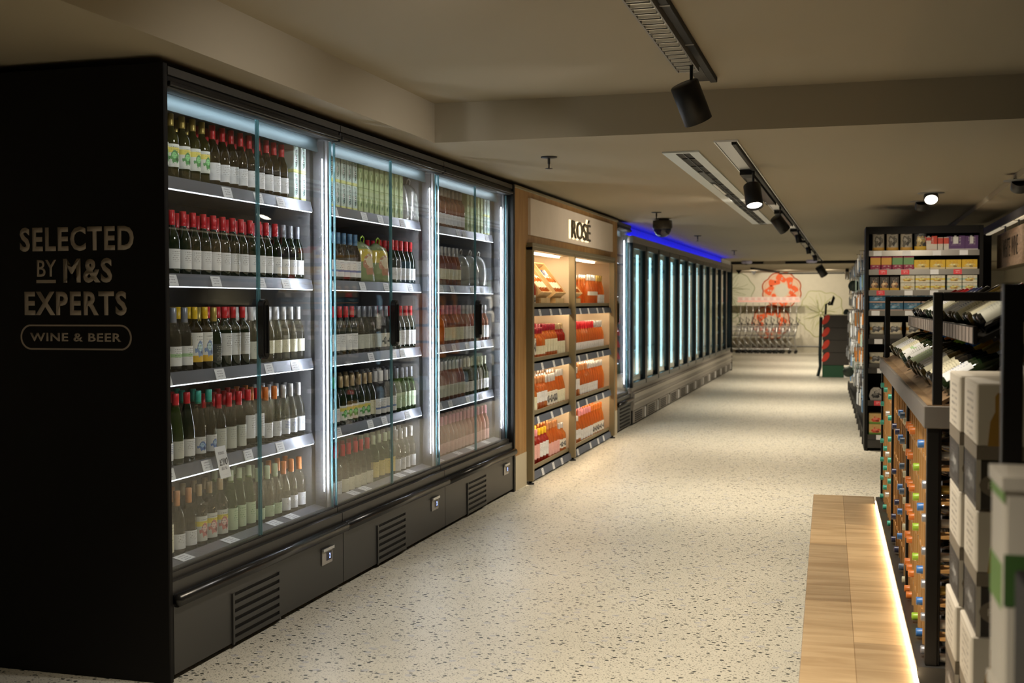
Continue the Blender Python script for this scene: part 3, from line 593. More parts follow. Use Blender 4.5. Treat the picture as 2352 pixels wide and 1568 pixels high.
def bag(loc, m, label, group, h=.27, w_=.25, handle=True):
    key = ('bag', m.name, h)
    if key not in PROT:
        mb = MB(); n = 16; prof = []
        for i in range(9):
            s = i/8; ww = w_*(1-.38*s**5)*(1-.06*math.sin(PI*s)); dd = .075*(1-s**5)**.6+.006; ring = []
            for k in range(n):
                a = 2*PI*k/n; cr_ = 1+.10*math.sin(5*a+4*s); ring.append((dd*math.cos(a)*cr_, ww/2*math.sin(a)*(1+.06*math.sin(9*s+a)), h*s-(.03*(math.sin(a)**2) if i == 8 else 0)))
            prof.append(ring)
        mb.add([p for r in prof for p in r], [(i*n+k, i*n+(k+1) % n, (i+1)*n+(k+1) % n, (i+1)*n+k) for i in range(8) for k in range(n)]+[tuple(range(n))[::-1], tuple(range(8*n, 9*n))], 0, True)
        hd = MB().tube([(.01, -.03, h-.01), (.015, -.025, h+.02), (.015, 0, h+.032), (.015, .025, h+.02), (.01, .03, h-.01)], .005, 6)
        PROT[key] = (mb.mesh('bag', m), hd.mesh('carry_handle', CM['lime'] if m is BAGG else CM['white']))
    o = link('drinks_bag', PROT[key][0], None, loc); tag(o, label, 'bag', group)
    if handle: link('carry_handle', PROT[key][1], o)
    return o
def fit(kind, i, where, shelf):
    def f(y, z, o_):
        if kind == 'vin2':
            for q, w_ in ((0, 'lower'), (1, 'upper')): carton((-3.03, y, z+q*.1555), VINC, 'pale leafy patterned drink carton, %s of the stack %s from left, %s, %s' % (w_, o_, shelf, where), 'leafy drink cartons in the '+where, word='vinca')
        if kind == 'gr2':
            for q, w_ in ((0, 'lower'), (1, 'upper')): carton((-3.03, y, z+q*.1555), GRC, 'plain green drink carton, %s of the stack %s from left, %s, %s' % (w_, o_, shelf, where), 'green drink cartons in the '+where)
        if kind == 'bagw': bag((-3.05, y, z), BAGF, 'white foil drinks bag standing %s from left on the %s of the %s' % (o_, shelf, where), 'foil bags in the '+where, .28)
        if kind == 'bagg': bag((-3.05, y, z), BAGG, 'green printed drinks bag standing %s from left on the %s of the %s' % (o_, shelf, where), 'printed bags in the '+where, .27)
    return f
B = lambda s, g, c, l, a=.035, b=.115: (s, g, c, l, (a, b))
def seg(i): return Y0[i]+.06, Y0[i]+GW-.05
W0, W1, W2 = 'nearest fridge', 'middle fridge', 'third fridge'
TS, S2, S3, S4, S5 = 'top shelf', 'second shelf', 'middle shelf', 'fourth shelf', 'bottom shelf'
v = fit('vin2', 0, W0, TS)
a, b = seg(0)
row(a, b, SH[4], [(1, B('bord', 'olive', 'gold', 'vivid', .06, .17)), (6, B('bord', 'olive', 'gold', 'pic', .055, .16)), (9, B('burg', 'amber', 'red', 'white', .03, .115)), (2, v)], W0, TS)
row(a, b, SH[3], [(15, B('burg', 'dark', 'red', 'white', .03, .12)), (3, B('burg', 'dark', 'steel', 'white', .03, .11))], W0, S2)
row(a, b, SH[2], [(3, B('burg', 'dark', 'cream', 'cream', .02, .10)), (2, B('burg', 'clear', 'steel', 'greenband', .03, .12)), (2, B('bord', 'amber', 'yellow', 'sun', .04, .18)), (1, B('burg', 'dark', 'gold', 'dark', .03, .12)), (3, B('bord', 'dark', 'red', 'white', .06, .17)), (2, B('burg', 'clear', 'white', 'pale', .03, .12)), (5, B('burg', 'clear', 'silver', 'cream', .05, .12))], W0, S3)
row(a, b, SH[1], [(3, B('hock', 'dark', 'white', 'blue', .03, .11)), (1, B('hock', 'green', 'red', 'pale', .03, .11)), (1, B('hock', 'dark', 'red', 'white', .03, .11)), (2, B('hock', 'clear', 'teal', 'mix', .03, .11)), (3, B('burg', 'clear', 'red', 'pale', .02, .13)), (2, B('bord', 'clear', 'red', 'white', .05, .17)), (2, B('burg', 'clear', 'orange', 'white', .03, .11)), (3, B('burg', 'clear', 'silver', 'blue', .03, .11))], W0, S4)
row(a, b, SH[0], [(1, B('bord', 'clear', 'silver', 'pale', .03, .14)), (2, B('bord', 'clear', 'silver', 'cream', .03, .16)), (2, B('burg', 'clear', 'copper', 'white', .03, .10)), (3, B('bord', 'clear', 'tan', 'flower', .03, .15)), (3, B('hock', 'green', 'palegreen', 'lime', .03, .14)), (3, B('burg', 'clear', 'palegreen', 'lime', .03, .09)), (3, B('burg', 'clear', 'orange', 'white', .03, .1))], W0, S5, rows=1)
a, b = seg(1)
row(a, b, SH[4], [(7, fit('vin2', 0, W1, TS)), (9, fit('gr2', 0, W1, TS)), (3, None)], W1, TS)
bag((-3.06, b-.20, SH[4]), BAGF, 'white foil drinks bag right of the green cartons, top shelf, middle fridge', 'foil bags in the middle fridge', .28); bag((-3.06, b+.0, SH[4]), BAGF, 'white foil drinks bag at the right end of the top shelf, middle fridge', 'foil bags in the middle fridge', .28)
row(a, b, SH[3], [(8, B('burg', 'amber', 'lblue', 'stripe', .03, .13)), (6, None), (5, B('burg', 'dark', 'red', 'white', .03, .11))], W1, S2)
for q in range(2): bag((-3.06, a+.82+q*.26, SH[3]), BAGG, '%s printed drinks bag with a handle in the middle of the second shelf, middle fridge' % ('left', 'right')[q], 'printed bags in the middle fridge', .27)
row(a, b, SH[2], [(1, B('squat', 'juice', 'orange', 'yellow', .06, .14)), (6, B('burg', 'dark', 'red', 'white', .03, .13)), (4, B('burg', 'clear', 'steel', 'pale', .03, .12)), (2, B('burg', 'grey', 'steel', 'photo', .03, .12)), (5, B('burg', 'dark', 'red', 'white', .03, .13))], W1, S3)
row(a, b, SH[1], [(4, B('burg', 'dark', 'green', 'white', .03, .11)), (5, B('burg', 'dark', 'tan', 'pic', .03, .12)), (1, B('burg', 'dark', 'tan', 'cream', .03, .12)), (4, B('burg', 'grey', 'white', 'stripe', .02, .12)), (4, B('burg', 'green', 'steel', 'lime', .03, .13))], W1, S4)
row(a, b, SH[0], [(4, B('burg', 'clear', 'red', 'white', .01, .09)), (5, B('burg', 'clear', 'red', 'cream', .01, .09)), (4, B('bord', 'green', 'palegreen', 'yellow', .03, .13)), (4, B('burg', 'clear', 'silver', 'white', .02, .10))], W1, S5, rows=1)
a, b = seg(2)
row(a, b, SH[4], [(2, None), (9, B('bord', 'rose', 'silver', 'white', .03, .11)), (5, fit('gr2', 0, W2, TS)), (2, fit('vin2', 0, W2, TS))], W2, TS)
bag((-3.05, a+.09, SH[4]), BAGF, 'white foil drinks bag at the left end of the top shelf, third fridge', 'foil bags in the third fridge', .28)
row(a, b, SH[3], [(1, B('burg', 'dark', 'red', 'white', .03, .12)), (3, B('burg', 'rose', 'red', 'white', .03, .12)), (6, B('burg', 'rose', 'silver', 'cream', .05, .13)), (1, None), (7, None)], W2, S2)
for q in range(3): bag((-3.06, a+1.06+q*.235, SH[3]), BAGF, 'clear foil drinks bag, %s of three from left, second shelf, third fridge' % ORD[q], 'foil bags in the third fridge', .27)
row(a, b, SH[2], [(4, B('burg', 'dark', 'navy', 'white', .03, .13)), (1, B('squat', 'juice', 'red', None)), (5, B('burg', 'rose', 'pink', 'cream', .03, .13)), (7, B('burg', 'rose', 'white', 'white', .03, .13))], W2, S3)
row(a, b, SH[1], [(3, B('burg', 'clear', 'white', 'blue', .03, .11)), (8, B('burg', 'rose', 'silver', 'pale', .03, .12)), (7, B('burg', 'olive', 'cream', 'white', .03, .11))], W2, S4)
row(a, b, SH[0], [(4, B('burg', 'clear', 'navy', 'pale', .03, .11)), (14, B('burg', 'pink', 'pink', 'pink', .02, .10))], W2, S5, rows=1)
# price card hanging from the nearest fridge's fourth shelf
pc = MB().prism([(-2.93, .94), (-2.928, .94), (-2.893, .79), (-2.895, .79)], 1, 5.02, 5.12).build('price_card', PAPER); tag(pc, 'hanging white ten pound price card on the fourth shelf rail, nearest fridge', 'price card')
text('lettering', '£10', .07, .035, INK, pc, (-2.9055, 5.07, .85), ROT_PX, .01, .0005).rotation_euler = (PI/2+0, 0, PI/2)
# small cartons in the narrow fridge
rd = random.Random(5); SMC = [label_mat('small_pack_'+n, c) for n, c in (('red', (.6, .12, .08)), ('white', (.75, .75, .75)), ('amber', (.6, .35, .12)), ('pink', (.7, .4, .42)), ('blue', (.2, .3, .5)))]
for i, z in enumerate(SH):
    for k in range(7): carton((-3.03, 14.56+k*.112, z), SMC[(i*2+k//3) % 5], '%s drink pack, %s from left, %s, narrow fridge' % (('red', 'white', 'amber', 'pink', 'blue')[(i*2+k//3) % 5], ORD[k], (S5, S4, S3, S2, TS)[i]), 'drink packs in the narrow fridge', .1, .09, .26 if i % 2 else .21)

# ------------------------------------------------------------------ wood framed alcove with the rosé bottles
FL = wood('ribbed_oak', (.42, .235, .085), (.54, .33, .135), (6, 6, 1), .5); OLV = mat('olive_bronze_metal', (.24, .20, .12), .42, .4, var=.0); BOARD = mat('plaster_board', (.82, .72, .62), .8, var=.15); SKB = mat('stone_skirting', (.50, .44, .32), .6)
al = empty('display_alcove', (0, 9.8, 0), 0, 'wood framed lit shelving alcove with a plaster sign board above orange bottles', 'shelving unit')
def ribs(name, y0, y1, z0, z1):
    m = MB(); m.box(-3.4, -2.80, y0, y1, z0, z1); n = max(2, int((y1-y0)/.022))
    for k in range(n):
        y = y0+(y1-y0)*(k+.5)/n; m.box(-2.80, -2.792, y-.007, y+.007, z0, z1)
    return m.build(name, FL, al)
ribs('ribbed_cladding', 0.0, .36, .30, 2.62); ribs('ribbed_cladding', 4.22, 4.60, .30, 2.62); ribs('ribbed_cladding', .36, 4.22, 2.14, 2.62)
MB().box(-3.4, -2.79, 0, .36, 0, .30).build('skirting_block', SKB, al); MB().box(-3.4, -2.79, 4.22, 4.60, 0, .30).build('skirting_block', SKB, al)
MB().cbox(-3.4, -2.785, -.02, 4.62, 2.618, 2.645, .004).build('top_capping', OLV, al)
sb = MB().cbox(-2.80, -2.765, .42, 4.18, 2.235, 2.565, .004).build('sign_board', BOARD, al)
halo = text('letter_halo', 'ROSÉ', .90, .243, emis('letter_glow', (1, .80, .48), 1.7), sb, (-2.763, 2.34, 2.278), ROT_PX, .02, .006)
text('lettering', 'ROSÉ', .88, .23, mat('bronze_letter', (.10, .085, .06), .4, .3), sb, (-2.745, 2.34, 2.285), ROT_PX, 0.0, .016)
for y in (.375, 2.04, 4.14): MB().cbox(-2.80, -2.735, y, y+.055, .03, 2.13, .004).build('frame_post', OLV, al)
for y in (.375, 2.04, 4.14): MB().lathe([(.035, 0), (.035, .01), (.012, .015), (.012, .03)], 10, M=Matrix.Translation((-2.767, y+.027, 0))).build('foot', MATBLACK, al)
MB().cbox(-2.80, -2.735, .375, 4.195, 2.13, 2.165, .004).box(-2.80, -2.74, .375, 4.195, 2.10, 2.13).build('frame_rail', OLV, al)
INW = mat('lit_panel', (.72, .60, .44), .6)
MB().box(-3.42, -3.38, .36, 4.22, 0, 2.14).box(-3.38, -2.8, .36, .375, 0, 2.14).box(-3.38, -2.8, 4.205, 4.22, 0, 2.14).box(-3.38, -2.83, .36, 4.22, 2.10, 2.139).box(-3.38, -2.8, 2.055, 2.08, .05, 2.1).build('back_panel', INW, al)
for y in (.5, 2.2): MB().box(-2.90, -2.87, y, y+1.42, 2.085, 2.098).build('led_bar', LEDW, al)
for y in (1.9, 4.08): MB().box(-3.37, -3.36, y, y+.09, .15, 2.05).build('led_panel', emis('warm_panel', (1, .74, .48), 7), al)
RSH = [.10, .60, 1.09, 1.59]; BLUER = mat('slate_rail', (.10, .12, .17), .45)
for bi, (ya, yb) in enumerate(((.43, 2.04), (2.095, 4.14))):
    for i, z in enumerate(RSH):
        s = MB().box(-3.36, -2.80, ya, yb, z-.02, z).cbox(-2.815, -2.80, ya, yb, z-.022, z+.035, .002).build('shelf', OLV, al)
        MB().prism([(-2.80, z-.02), (-2.785, z-.02), (-2.77, z-.082), (-2.80, z-.082)], 1, ya, yb).build('shelf_rail', BLUER, s)
        rd = random.Random(i*3+bi)
        for k in range(3 if bi == 0 else 4): y = ya+.15+(yb-ya-.3)*(k+rd.uniform(.1, .7))/(3 if bi == 0 else 4); MB().prism([(-2.784, z-.02), (-2.782, z-.02), (-2.767, z-.083), (-2.769, z-.083)], 1, y, y+.07).build('price_ticket', PAPER, s)
        MB().box(-2.85, -2.84, ya+.02, yb-.02, z-.027, z-.021).build('led_bar', LEDW, s)
    MB().box(-3.3, -2.80, ya, yb, .0, .02).build('kick', MATBLACK, al)
RX = -2.868
def rrow(bi, i, specs, pitch=None):
    ya, yb = ((10.25, 11.82), (11.92, 13.80))[bi]
    row(ya, yb, RSH[i]+.0, specs, ('left', 'right')[bi]+' alcove bay', ('bottom shelf', 'third shelf', 'second shelf', 'top shelf')[i], x=RX, rows=4, gap=.095, sc=1.10, cat='rosé bottle', name='rose_bottle')
rrow(0, 3, [(2, B('burg', 'red', 'white', 'cream', .03, .12)), (2, B('burg', 'red', 'white', 'photo', .03, .10)), (11, None)]); rrow(1, 3, [(9, None), (4, B('flute', 'orange', 'silver', 'pale', .11, .15)), (3, B('flute', 'orange', 'gold', 'white', .03, .12))])
rrow(0, 2, [(4, B('bord', 'orange', 'gold', 'photo', .05, .19)), (3, B('squat', 'orange', 'maroon', 'cream', .05, .12)), (5, B('bord', 'orange', 'maroon', 'cream', .06, .17)), (3, B('bord', 'red', 'tan', 'cream', .02, .14))])
rrow(1, 2, [(3, B('burg', 'orange', 'maroon', 'cream', .02, .11)), (9, B('burg', 'orange', 'red', 'white', .02, .10)), (4, B('burg', 'orange', 'silver', 'white', .02, .10))])
rrow(0, 1, [(1, B('squat', 'orange', 'silver', 'pink', .03, .14)), (3, B('squat', 'orange', 'silver', 'cream', .03, .14)), (4, B('bord', 'orange', 'copper', 'white', .08, .17)), (4, B('burg', 'orange', 'silver', 'photo', .03, .15)), (3, B('flute', 'orange', 'silver', 'cream', .03, .14))])
rrow(1, 1, [(5, B('bord', 'orange', 'silver', 'white', .09, .19)), (4, B('flute', 'orange', 'copper', 'white', .03, .12)), (4, B('flute', 'orange', 'silver', 'white', .03, .12)), (3, B('flute', 'orange', 'silver', None))])
rrow(0, 0, [(5, B('bord', 'red', 'pink', 'pink', .06, .18)), (3, B('bord', 'red', 'yellow', 'white', .06, .18)), (4, B('flute', 'orange', 'copper', 'pink', .03, .14)), (2, B('squat', 'orange', 'silver', 'photo', .05, .13))])
rrow(1, 0, [(5, B('squat', 'orange', 'silver', 'white', .06, .15)), (5, B('flute', 'orange', 'pink', 'white', .03, .13)), (5, B('flute', 'orange', 'orange', 'photo', .03, .13))])
# tilted wooden crates with bottles lying in them
CR = wood('pale_crate_wood', (.50, .33, .14), (.62, .44, .22), (1, 8, 8), .6)
def crate(y, label, n, wd=.42):
    e = empty('wooden_crate', (-3.0, y, RSH[3]), 0, label, 'crate', 'tilted wooden bottle crates on the top alcove shelf')
    Tm = Matrix.Translation((.07, 0, .03)) @ Matrix.Rotation(math.radians(-38), 4, 'Y')  # tray leaning back
    Tm = Matrix.Translation((.13, 0, .095)) @ Matrix.Rotation(math.radians(52), 4, 'Y')
    # tray in its own frame: long axis -x (up the slope), thickness z
    m = MB(); L_ = .36
    m.box(-L_, 0, -wd/2, wd/2, -.012, 0, 0, Tm); m.box(-L_, 0, -wd/2, -wd/2+.012, 0, .085, 0, Tm); m.box(-L_, 0, wd/2-.012, wd/2, 0, .085, 0, Tm); m.box(-.0, .012, -wd/2, wd/2, -.012, .085, 0, Tm); m.box(-L_-.012, -L_, -wd/2, wd/2, -.012, .085, 0, Tm); m.build('tray', CR, e)
    MB().cbox(-.05, .19, -wd/2+.03, wd/2-.03, 0, .085, .003).build('base_block', CR, e)
    bpos = []
    for k in range(n):
        yy = y-wd/2+wd*(k+.5)/n; p = Vector((-3.0, y, RSH[3])) + (Tm @ Vector((-.008, 0, .043))); p.y = yy
        sp = B('burg', 'orange', ('silver', 'white', 'navy')[k % 3], 'cream', .05, .12)
        b_, c_2, l_2 = bottle(*sp); o = link('rose_bottle', b_, None, p); o.rotation_euler = (0, math.radians(52-90), 0)
        tag(o, 'orange bottle leaning back in the %s, %s from left' % (label.split(',')[0], ORD[k]), 'rosé bottle', 'bottles lying in the tilted crates'); link('cap', c_2, o); link('label', l_2, o)
crate(10.92, 'left tilted wooden crate, on the top shelf of the alcove', 4); crate(11.50, 'middle tilted wooden crate, on the top shelf of the alcove', 4); crate(12.25, 'right tilted wooden crate, on the top shelf of the alcove', 4)
rd = random.Random(2)
# ------------------------------------------------------------------ upright freezers
FW = 3.30; FZ = mat('freezer_white', (.55, .58, .58), .5); FGREY = mat('freezer_grey', (.22, .20, .175), .45); FBLK = mat('freezer_black', (.006, .014, .020), .3)
def freezer(y0, label):
    e = empty('upright_freezer', (0, y0, 0), 0, label, 'freezer', 'run of upright glass door freezers')
    b = MB(); b.box(-3.25, -2.77, .003, FW-.003, .20, .44); b.box(-3.25, -2.80, .003, FW-.003, .44, .50); b.box(-3.25, -2.78, .003, FW-.003, 2.42, 2.51); b.box(-3.245, -3.20, .003, FW-.003, .5, 2.42); b.box(-3.2, -2.86, .003, FW-.003, .46, .5); b.build('carcass', FGREY, e)
    MB().box(-2.765, -2.755, .003, FW-.003, .36, .42).box(-2.765, -2.76, .003, FW-.003, .27, .30).build('bumper', mat('freezer_trim', (.32, .29, .25), .35, .5), e)
    MB().box(-3.2, -2.79, .003, FW-.003, .02, .20).build('plinth', MATBLACK, e)
    for k in range(3):
        g = MB(); yk = k*1.1+.1; g.box(-2.79, -2.78, yk-.05, yk+.95, .03, .19, 1)
        for q in range(5): g.box(-2.78, -2.775, yk+.05, yk+.6, .045+q*.027, .057+q*.027, 0)
        g.build('kick_grille', [MATBLACK, FGREY], e); MB().box(-2.775, -2.76, yk+.80, yk+.84, .04, .18).build('bracket', WHITE, e)
    MB().box(-3.20, -3.18, .01, FW-.01, .5, 2.42).box(-3.18, -2.87, .01, FW-.01, 2.40, 2.42).build('liner', FZ, e)
    for z in (.62, .95, 1.28, 1.62, 1.96): MB().box(-3.17, -2.95, .02, FW-.02, z-.012, z).box(-2.95, -2.94, .02, FW-.02, z-.03, z+.02).build('wire_shelf', FZ, e)
    for k in range(3):
        ya, yb = k*1.1+.012, (k+1)*1.1-.012; f = MB()
        for (p, q, r_, s) in ((ya, ya+.062, .50, 2.415), (yb-.062, yb, .50, 2.415), (ya, yb, .50, .56), (ya, yb, 2.35, 2.415)): f.box(-2.835, -2.785, p, q, r_, s)
        d = f.build('door', FBLK, e); MB().box(-2.829, -2.823, ya+.062, yb-.062, .56, 2.35).build('pane', glassy_f, d)
        MB().box(-2.92, -2.912, ya+.035, ya+.043, .62, 2.3).build('led_tube', LEDF, e); MB().box(-2.92, -2.912, yb-.053, yb-.045, .62, 2.3).build('led_tube', LEDF, e)
    return e
glassy_f = glassy('freezer_glass', (.72, .90, .93), 1, None, 1.5, .0)
fz = freezer(15.42, 'upright glass door freezer section nearest the camera, next to the narrow fridge')
for i in (1, 2, 3): copy_tree(fz, (0, 15.42+FW*i, 0), None, ('', 'second upright freezer section from the narrow fridge', 'third upright freezer section from the narrow fridge', 'last upright freezer section, nearest the shopping trolleys')[i])
tag(MB().cbox(-3.25, -2.76, 28.625, 28.66, 0, 2.52, .004).build('freezer_end_panel', MATBLACK), 'black end panel closing the far end of the freezer run', 'panel')

for k_, (mb_, mats_) in BACK.items():
    nm = mb_.build('rows_of_bottles', mats_); tag(nm, 'bottles standing in rows behind the front ones in the '+k_, 'wine bottles', kind='stuff')
# ------------------------------------------------------------------ right hand side: bench, wine rack, cartons
TH = math.radians(1.07); OX, OY = .26, 4.45
def rw(x, y, z=0): return Vector((OX+x*math.cos(TH)-y*math.sin(TH), OY+x*math.sin(TH)+y*math.cos(TH), z))
OAK = wood('oak_plank', (.40, .28, .16), (.56, .42, .26), (1.2, 9, 9), .38, 3., (1.3, .2)); PINE = wood('pine_slat', (.50, .27, .09), (.62, .36, .14), (6, 6, 1.2), .5)
DECKW = wood('deck_wood', (.16, .10, .055), (.30, .20, .11), (9, 2, 9), .5); FASC = mat('grey_laminate', (.17, .155, .14), .5, var=.2); TAGW = wood('tag_wood', (.30, .25, .22), (.40, .34, .30), (8, 8, 2), .7)
bn = empty('wooden_bench', rw(-.437, -.9), TH, 'long low oak plank bench with a lit edge in front of the wine rack', 'bench')
MB().cbox(0, .407, 0, 5.0, .25, .28, .003).build('seat', OAK, bn); MB().box(.02, .40, .02, 4.98, 0, .25).build('base', MATBLACK, bn)
rk = empty('wine_rack', rw(0, 0), TH, 'black framed wine rack with a wooden lattice below and two sloping rows of bottles', 'display rack')
MB().box(-.029, .78, -.02, 3.80, 0, .325).build('plinth', KICK, rk)
led = MB().box(-.0335, -.0295, -.85, 3.78, .292, .302).build('led_strip', emis('bench_led', (1, .74, .44), 26), bn, (.437, .9, 0))
for y in (.0, 1.13, 2.42, 3.75): MB().cbox(0, .042, y, y+.042, .325, 1.18, .003).build('post', BLACK, rk); 
for y in (.0, 3.75): MB().cbox(.70, .742, y, y+.042, .325, 1.18, .003).build('post', BLACK, rk)
ct = MB().cbox(-.012, .76, -.01, 3.80, 1.18, 1.26, .003).build('counter', FASC, rk); MB().box(0, .75, .0, 3.79, 1.26, 1.2625).build('wooden_top', DECKW, ct)
for yy in (.02, 3.74):
    f = MB(); f.cbox(.018, .05, yy-.015, yy+.02, 1.262 if yy > 1 else .285, 1.665, .003); f.cbox(.70, .732, yy-.015, yy+.02, 1.262, 1.665, .003); f.cbox(.05, .70, yy-.0145, yy+.0195, 1.633, 1.665, .003); f.build('top_frame', BLACK, rk)
# lattice bays
for (ya, yb) in ((.045, 1.128), (1.175, 2.418), (2.465, 3.748)):
    m = MB(); n = 9
    for k in range(n+1):
        y = ya+(yb-ya)*k/n; m.box(.012, .03, y-.007 if k else y, y+.007 if k < n else y, .29, 1.178)
    for j in range(8):
        z = .30+j*.122; m.box(.015, .028, ya, yb, z, z+.014); m.box(.20, .213, ya, yb, z, z+.014)
    m.box(.22, .23, ya, yb, .29, 1.178); m.build('lattice', PINE, rk)
rd = random.Random(11)
def lyingbottle(sp, x, y, z, phi, spin, label, group, cat='wine bottle'):
    M_ = Matrix.Rotation(TH+(rd.uniform(-.07, .07) if spin else 0), 3, 'Z') @ Matrix.Rotation(phi, 3, 'Y') @ Matrix.Rotation(spin+(rd.uniform(-.5, .5) if spin else 0), 3, 'Z')
    return put(sp, rw(x, y, z), M_.to_euler(), label, group, cat)
bays = (((.045, 1.128), ('steel', None, 'azure', None, 'lime', None, 'orange', 'orange', 'orange')), ((1.175, 2.418), ('cream', None, 'blue', 'azure', None, 'navy', None, 'navy', None)), ((2.465, 3.748), (None, 'teal', None, 'silver', None, 'teal', None, None, 'teal')))
BNM = ('nearest', 'middle', 'farthest')
for bi, ((ya, yb), cs) in enumerate(bays):
    for k, c in enumerate(cs):
        if not c: continue
        for j in range(7):
            if rd.random() < (.22 if c != 'orange' else .12): continue
            y = ya+(yb-ya)*(k+.5)/9; z = .30+j*.122+.014+.0385
            lyingbottle(('burg', 'black', c, None, (.03, .1)), .292, y, z, -PI/2, 0, '%s capped bottle lying in the lattice, row %s up, %s column of the %s bay' % (CN.get(c, c), ORD[j], ORD[k], BNM[bi]), 'bottles lying in the lattice of the rack')
# end of rack: bottles on slats, seen past the nearest post
m = MB()
for j in range(7): z = .30+j*.122; m.box(.05, .69, -.0, .09, z-.004, z+.006) 
m.build('end_slat', PINE, rk)
for j in range(7):
    o = put(('burg', ('orange', 'amber', 'dark')[j % 3], ('silver', 'white', 'gold')[j % 3], None, (.03, .1)), rw(.345, .046, .306+j*.122+.0385), (Matrix.Rotation(TH, 3, 'Z') @ Matrix.Rotation(-PI/2, 3, 'Y')).to_euler(),
            'bottle lying on a slat at the near end of the rack, %s from the floor' % ORD[j], 'bottles at the near end of the rack')
# lower sloping tier
tilt = math.radians(30); ph = PI/2-tilt
m = MB(); m.prism([(.035, 1.2625), (.39, 1.2625+.205), (.39, 1.2625+.19), (.06, 1.2625)], 1, .06, 3.72); m.build('sloping_board', DECKW, rk)
m = MB(); m.prism([(.17+0*.01, 1.483), (.19, 1.483), (.50, 1.66), (.50, 1.675), (.18, 1.5)], 1, .05, 3.6); m.build('upper_board', MATBLACK, rk)
r_ = MB(); r_.cbox(.155, .17, .04, 3.62, 1.478, 1.543, .002); r_.build('upper_rail', MATBLACK, rk)
for y in (.9, 2.2, 3.4): MB().box(.36, .375, y, y+.015, 1.263, 1.62).box(.40, .415, y, y+.015, 1.263, 1.64).build('support', GREY, rk)
for k in range(30):
    y = .06+k*.118; MB().box(.1535, .155, y, y+.092, 1.481, 1.538).build('wooden_tag', TAGW, rk)
tier1 = [('dark', 'white', 'blue', 2), ('black', 'gold', 'cream', 2), ('amber', 'yellow', 'cream', 3), ('dark', 'azure', 'white', 3), ('amber', 'lime', 'lime', 3), ('dark', 'orange', 'white', 4), ('dark', 'azure', 'greenband', 3), ('amber', 'white', 'cream', 4), ('dark', 'navy', 'white', 3), ('amber', 'orange', 'cream', 4), ('dark', 'blue', 'cream', 4), ('amber', 'gold', 'white', 5)]
def seq(t): return [q[:3] for q in t for _ in range(q[3])]
n_off = Vector((-math.sin(tilt), 0, math.cos(tilt)))*.0385
for k, (g, c, l) in enumerate(seq(tier1)):
    y = .13+k*.118
    if y > 3.68: break
    lyingbottle(('burg', g, c, l, (.02, .125)), .052+n_off.x+.018+rd.uniform(-.012, .02), y, 1.268+n_off.z+.013, ph, PI, '%s glass bottle with %s cap, %s from the camera, lower sloping tier of rack' % (GN[g], CN.get(c, c), ORD[k]), 'bottles on the lower sloping tier')
tier2 = [('black', 'gold', 'pale', 2), ('amber', 'white', 'cream', 2), ('dark', 'red', 'cream', 4), ('amber', 'gold', 'blue', 4), ('black', 'black', 'cream', 5), ('dark', 'navy', 'white', 5), ('black', 'red', 'cream', 8), ('dark', 'gold', 'white', 14)]
for k, (g, c, l) in enumerate(seq(tier2)):
    y = .12+k*.118
    if y > 3.58: break
    lyingbottle(('burg', g, c, l, (.02, .125)), .185+n_off.x+.022+rd.uniform(-.015, .015), y, 1.503+n_off.z+.011, ph, PI, '%s glass bottle with %s cap, %s from the camera, upper sloping tier of rack' % (GN[g], CN.get(c, c), ORD[k]), 'bottles on the upper sloping tier')
# second frame (nearest the camera) with stacked cartons
fr = empty('steel_display_stand', rw(0, -1.87), TH, 'black steel display frame nearest the camera, its tall post in front of the stacked cartons', 'display frame')
f = MB(); f.cbox(0, .04, 0, .04, 0, 1.668, .003); f.build('post', BLACK, fr); MB().cbox(.70, .74, 0, .04, 0, 1.668, .003).build('post', BLACK, fr); MB().cbox(.04, .70, .001, .039, 1.628, 1.667, .003).build('top_rail', BLACK, fr)
MB().cbox(.02, .74, .06, 1.80, .0, .035, .003).build('base_shelf', MATBLACK, fr)
CW = mat('carton_white', (.62, .58, .51), .6); CG = mat('carton_grey', (.20, .17, .13), .6); CB = mat('carton_charcoal', (.035, .03, .026), .5); GOLD = mat('carton_gold', (.36, .20, .03), .5); TXT = label_mat('carton_print', (.62, .58, .51), (.15, .13, .12), dens=.48, zs=45, tl=(.02, .98)); BTL = label_mat('carton_bottles', (.035, .03, .026), (.3, .3, .3), blob=(.10, .10, .10), dens=.6)
def prosecco(loc, label, w_=.30, d=.30, h=.343, deco=True):
    e = empty('wine_carton', loc, TH, label, 'carton', 'stacked sparkling wine cartons')
    MB().cbox(0, w_, 0, d, h*.51, h, .004).build('upper_carton', CW, e); MB().box(.0005, w_-.0005, .0005, d-.0005, h*.40, h*.51).build('grey_band', CG, e); MB().cbox(.001, w_-.001, .001, d-.001, 0, h*.40, .004).build('lower_carton', CB, e)
    m = MB(); m.box(-.0008, .0, .02, d-.015, h*.55, h*.95); m.build('side_print', TXT, e); m = MB(); m.box(-.0002, .0008, .02, d-.02, .02, h*.38); m.build('side_picture', BTL, e)
    m = MB(); m.box(.0, .012, -.0006, .0, .0, h*.40); m.build('white_corner', CW, e)
    m = MB(); m.prism([(.028, h*.51), (.034, h*.70), (.046, h*.78), (.046, h*.90), (.052, h*.93), (.088, h*.93), (.094, h*.90), (.094, h*.78), (.106, h*.70), (.112, h*.51)], 1, -.0012, .0005); m.build('gold_bottle_print', GOLD, e)
    m = MB(); n = 24; m.add([(.09+.082*math.cos(2*PI*k/n), -.0008, h*.2+.04*math.sin(2*PI*k/n)) for k in range(n)], [tuple(range(n))]); m.build('oval_badge', CG, e)
    text('lettering', 'PROSECCO', .13, .020, mat('pale_print', (.42, .38, .33), .6), e, (.095, -.0009, h*.2-.01), ROT_NY, .005, .0006)
    return e
cst = None
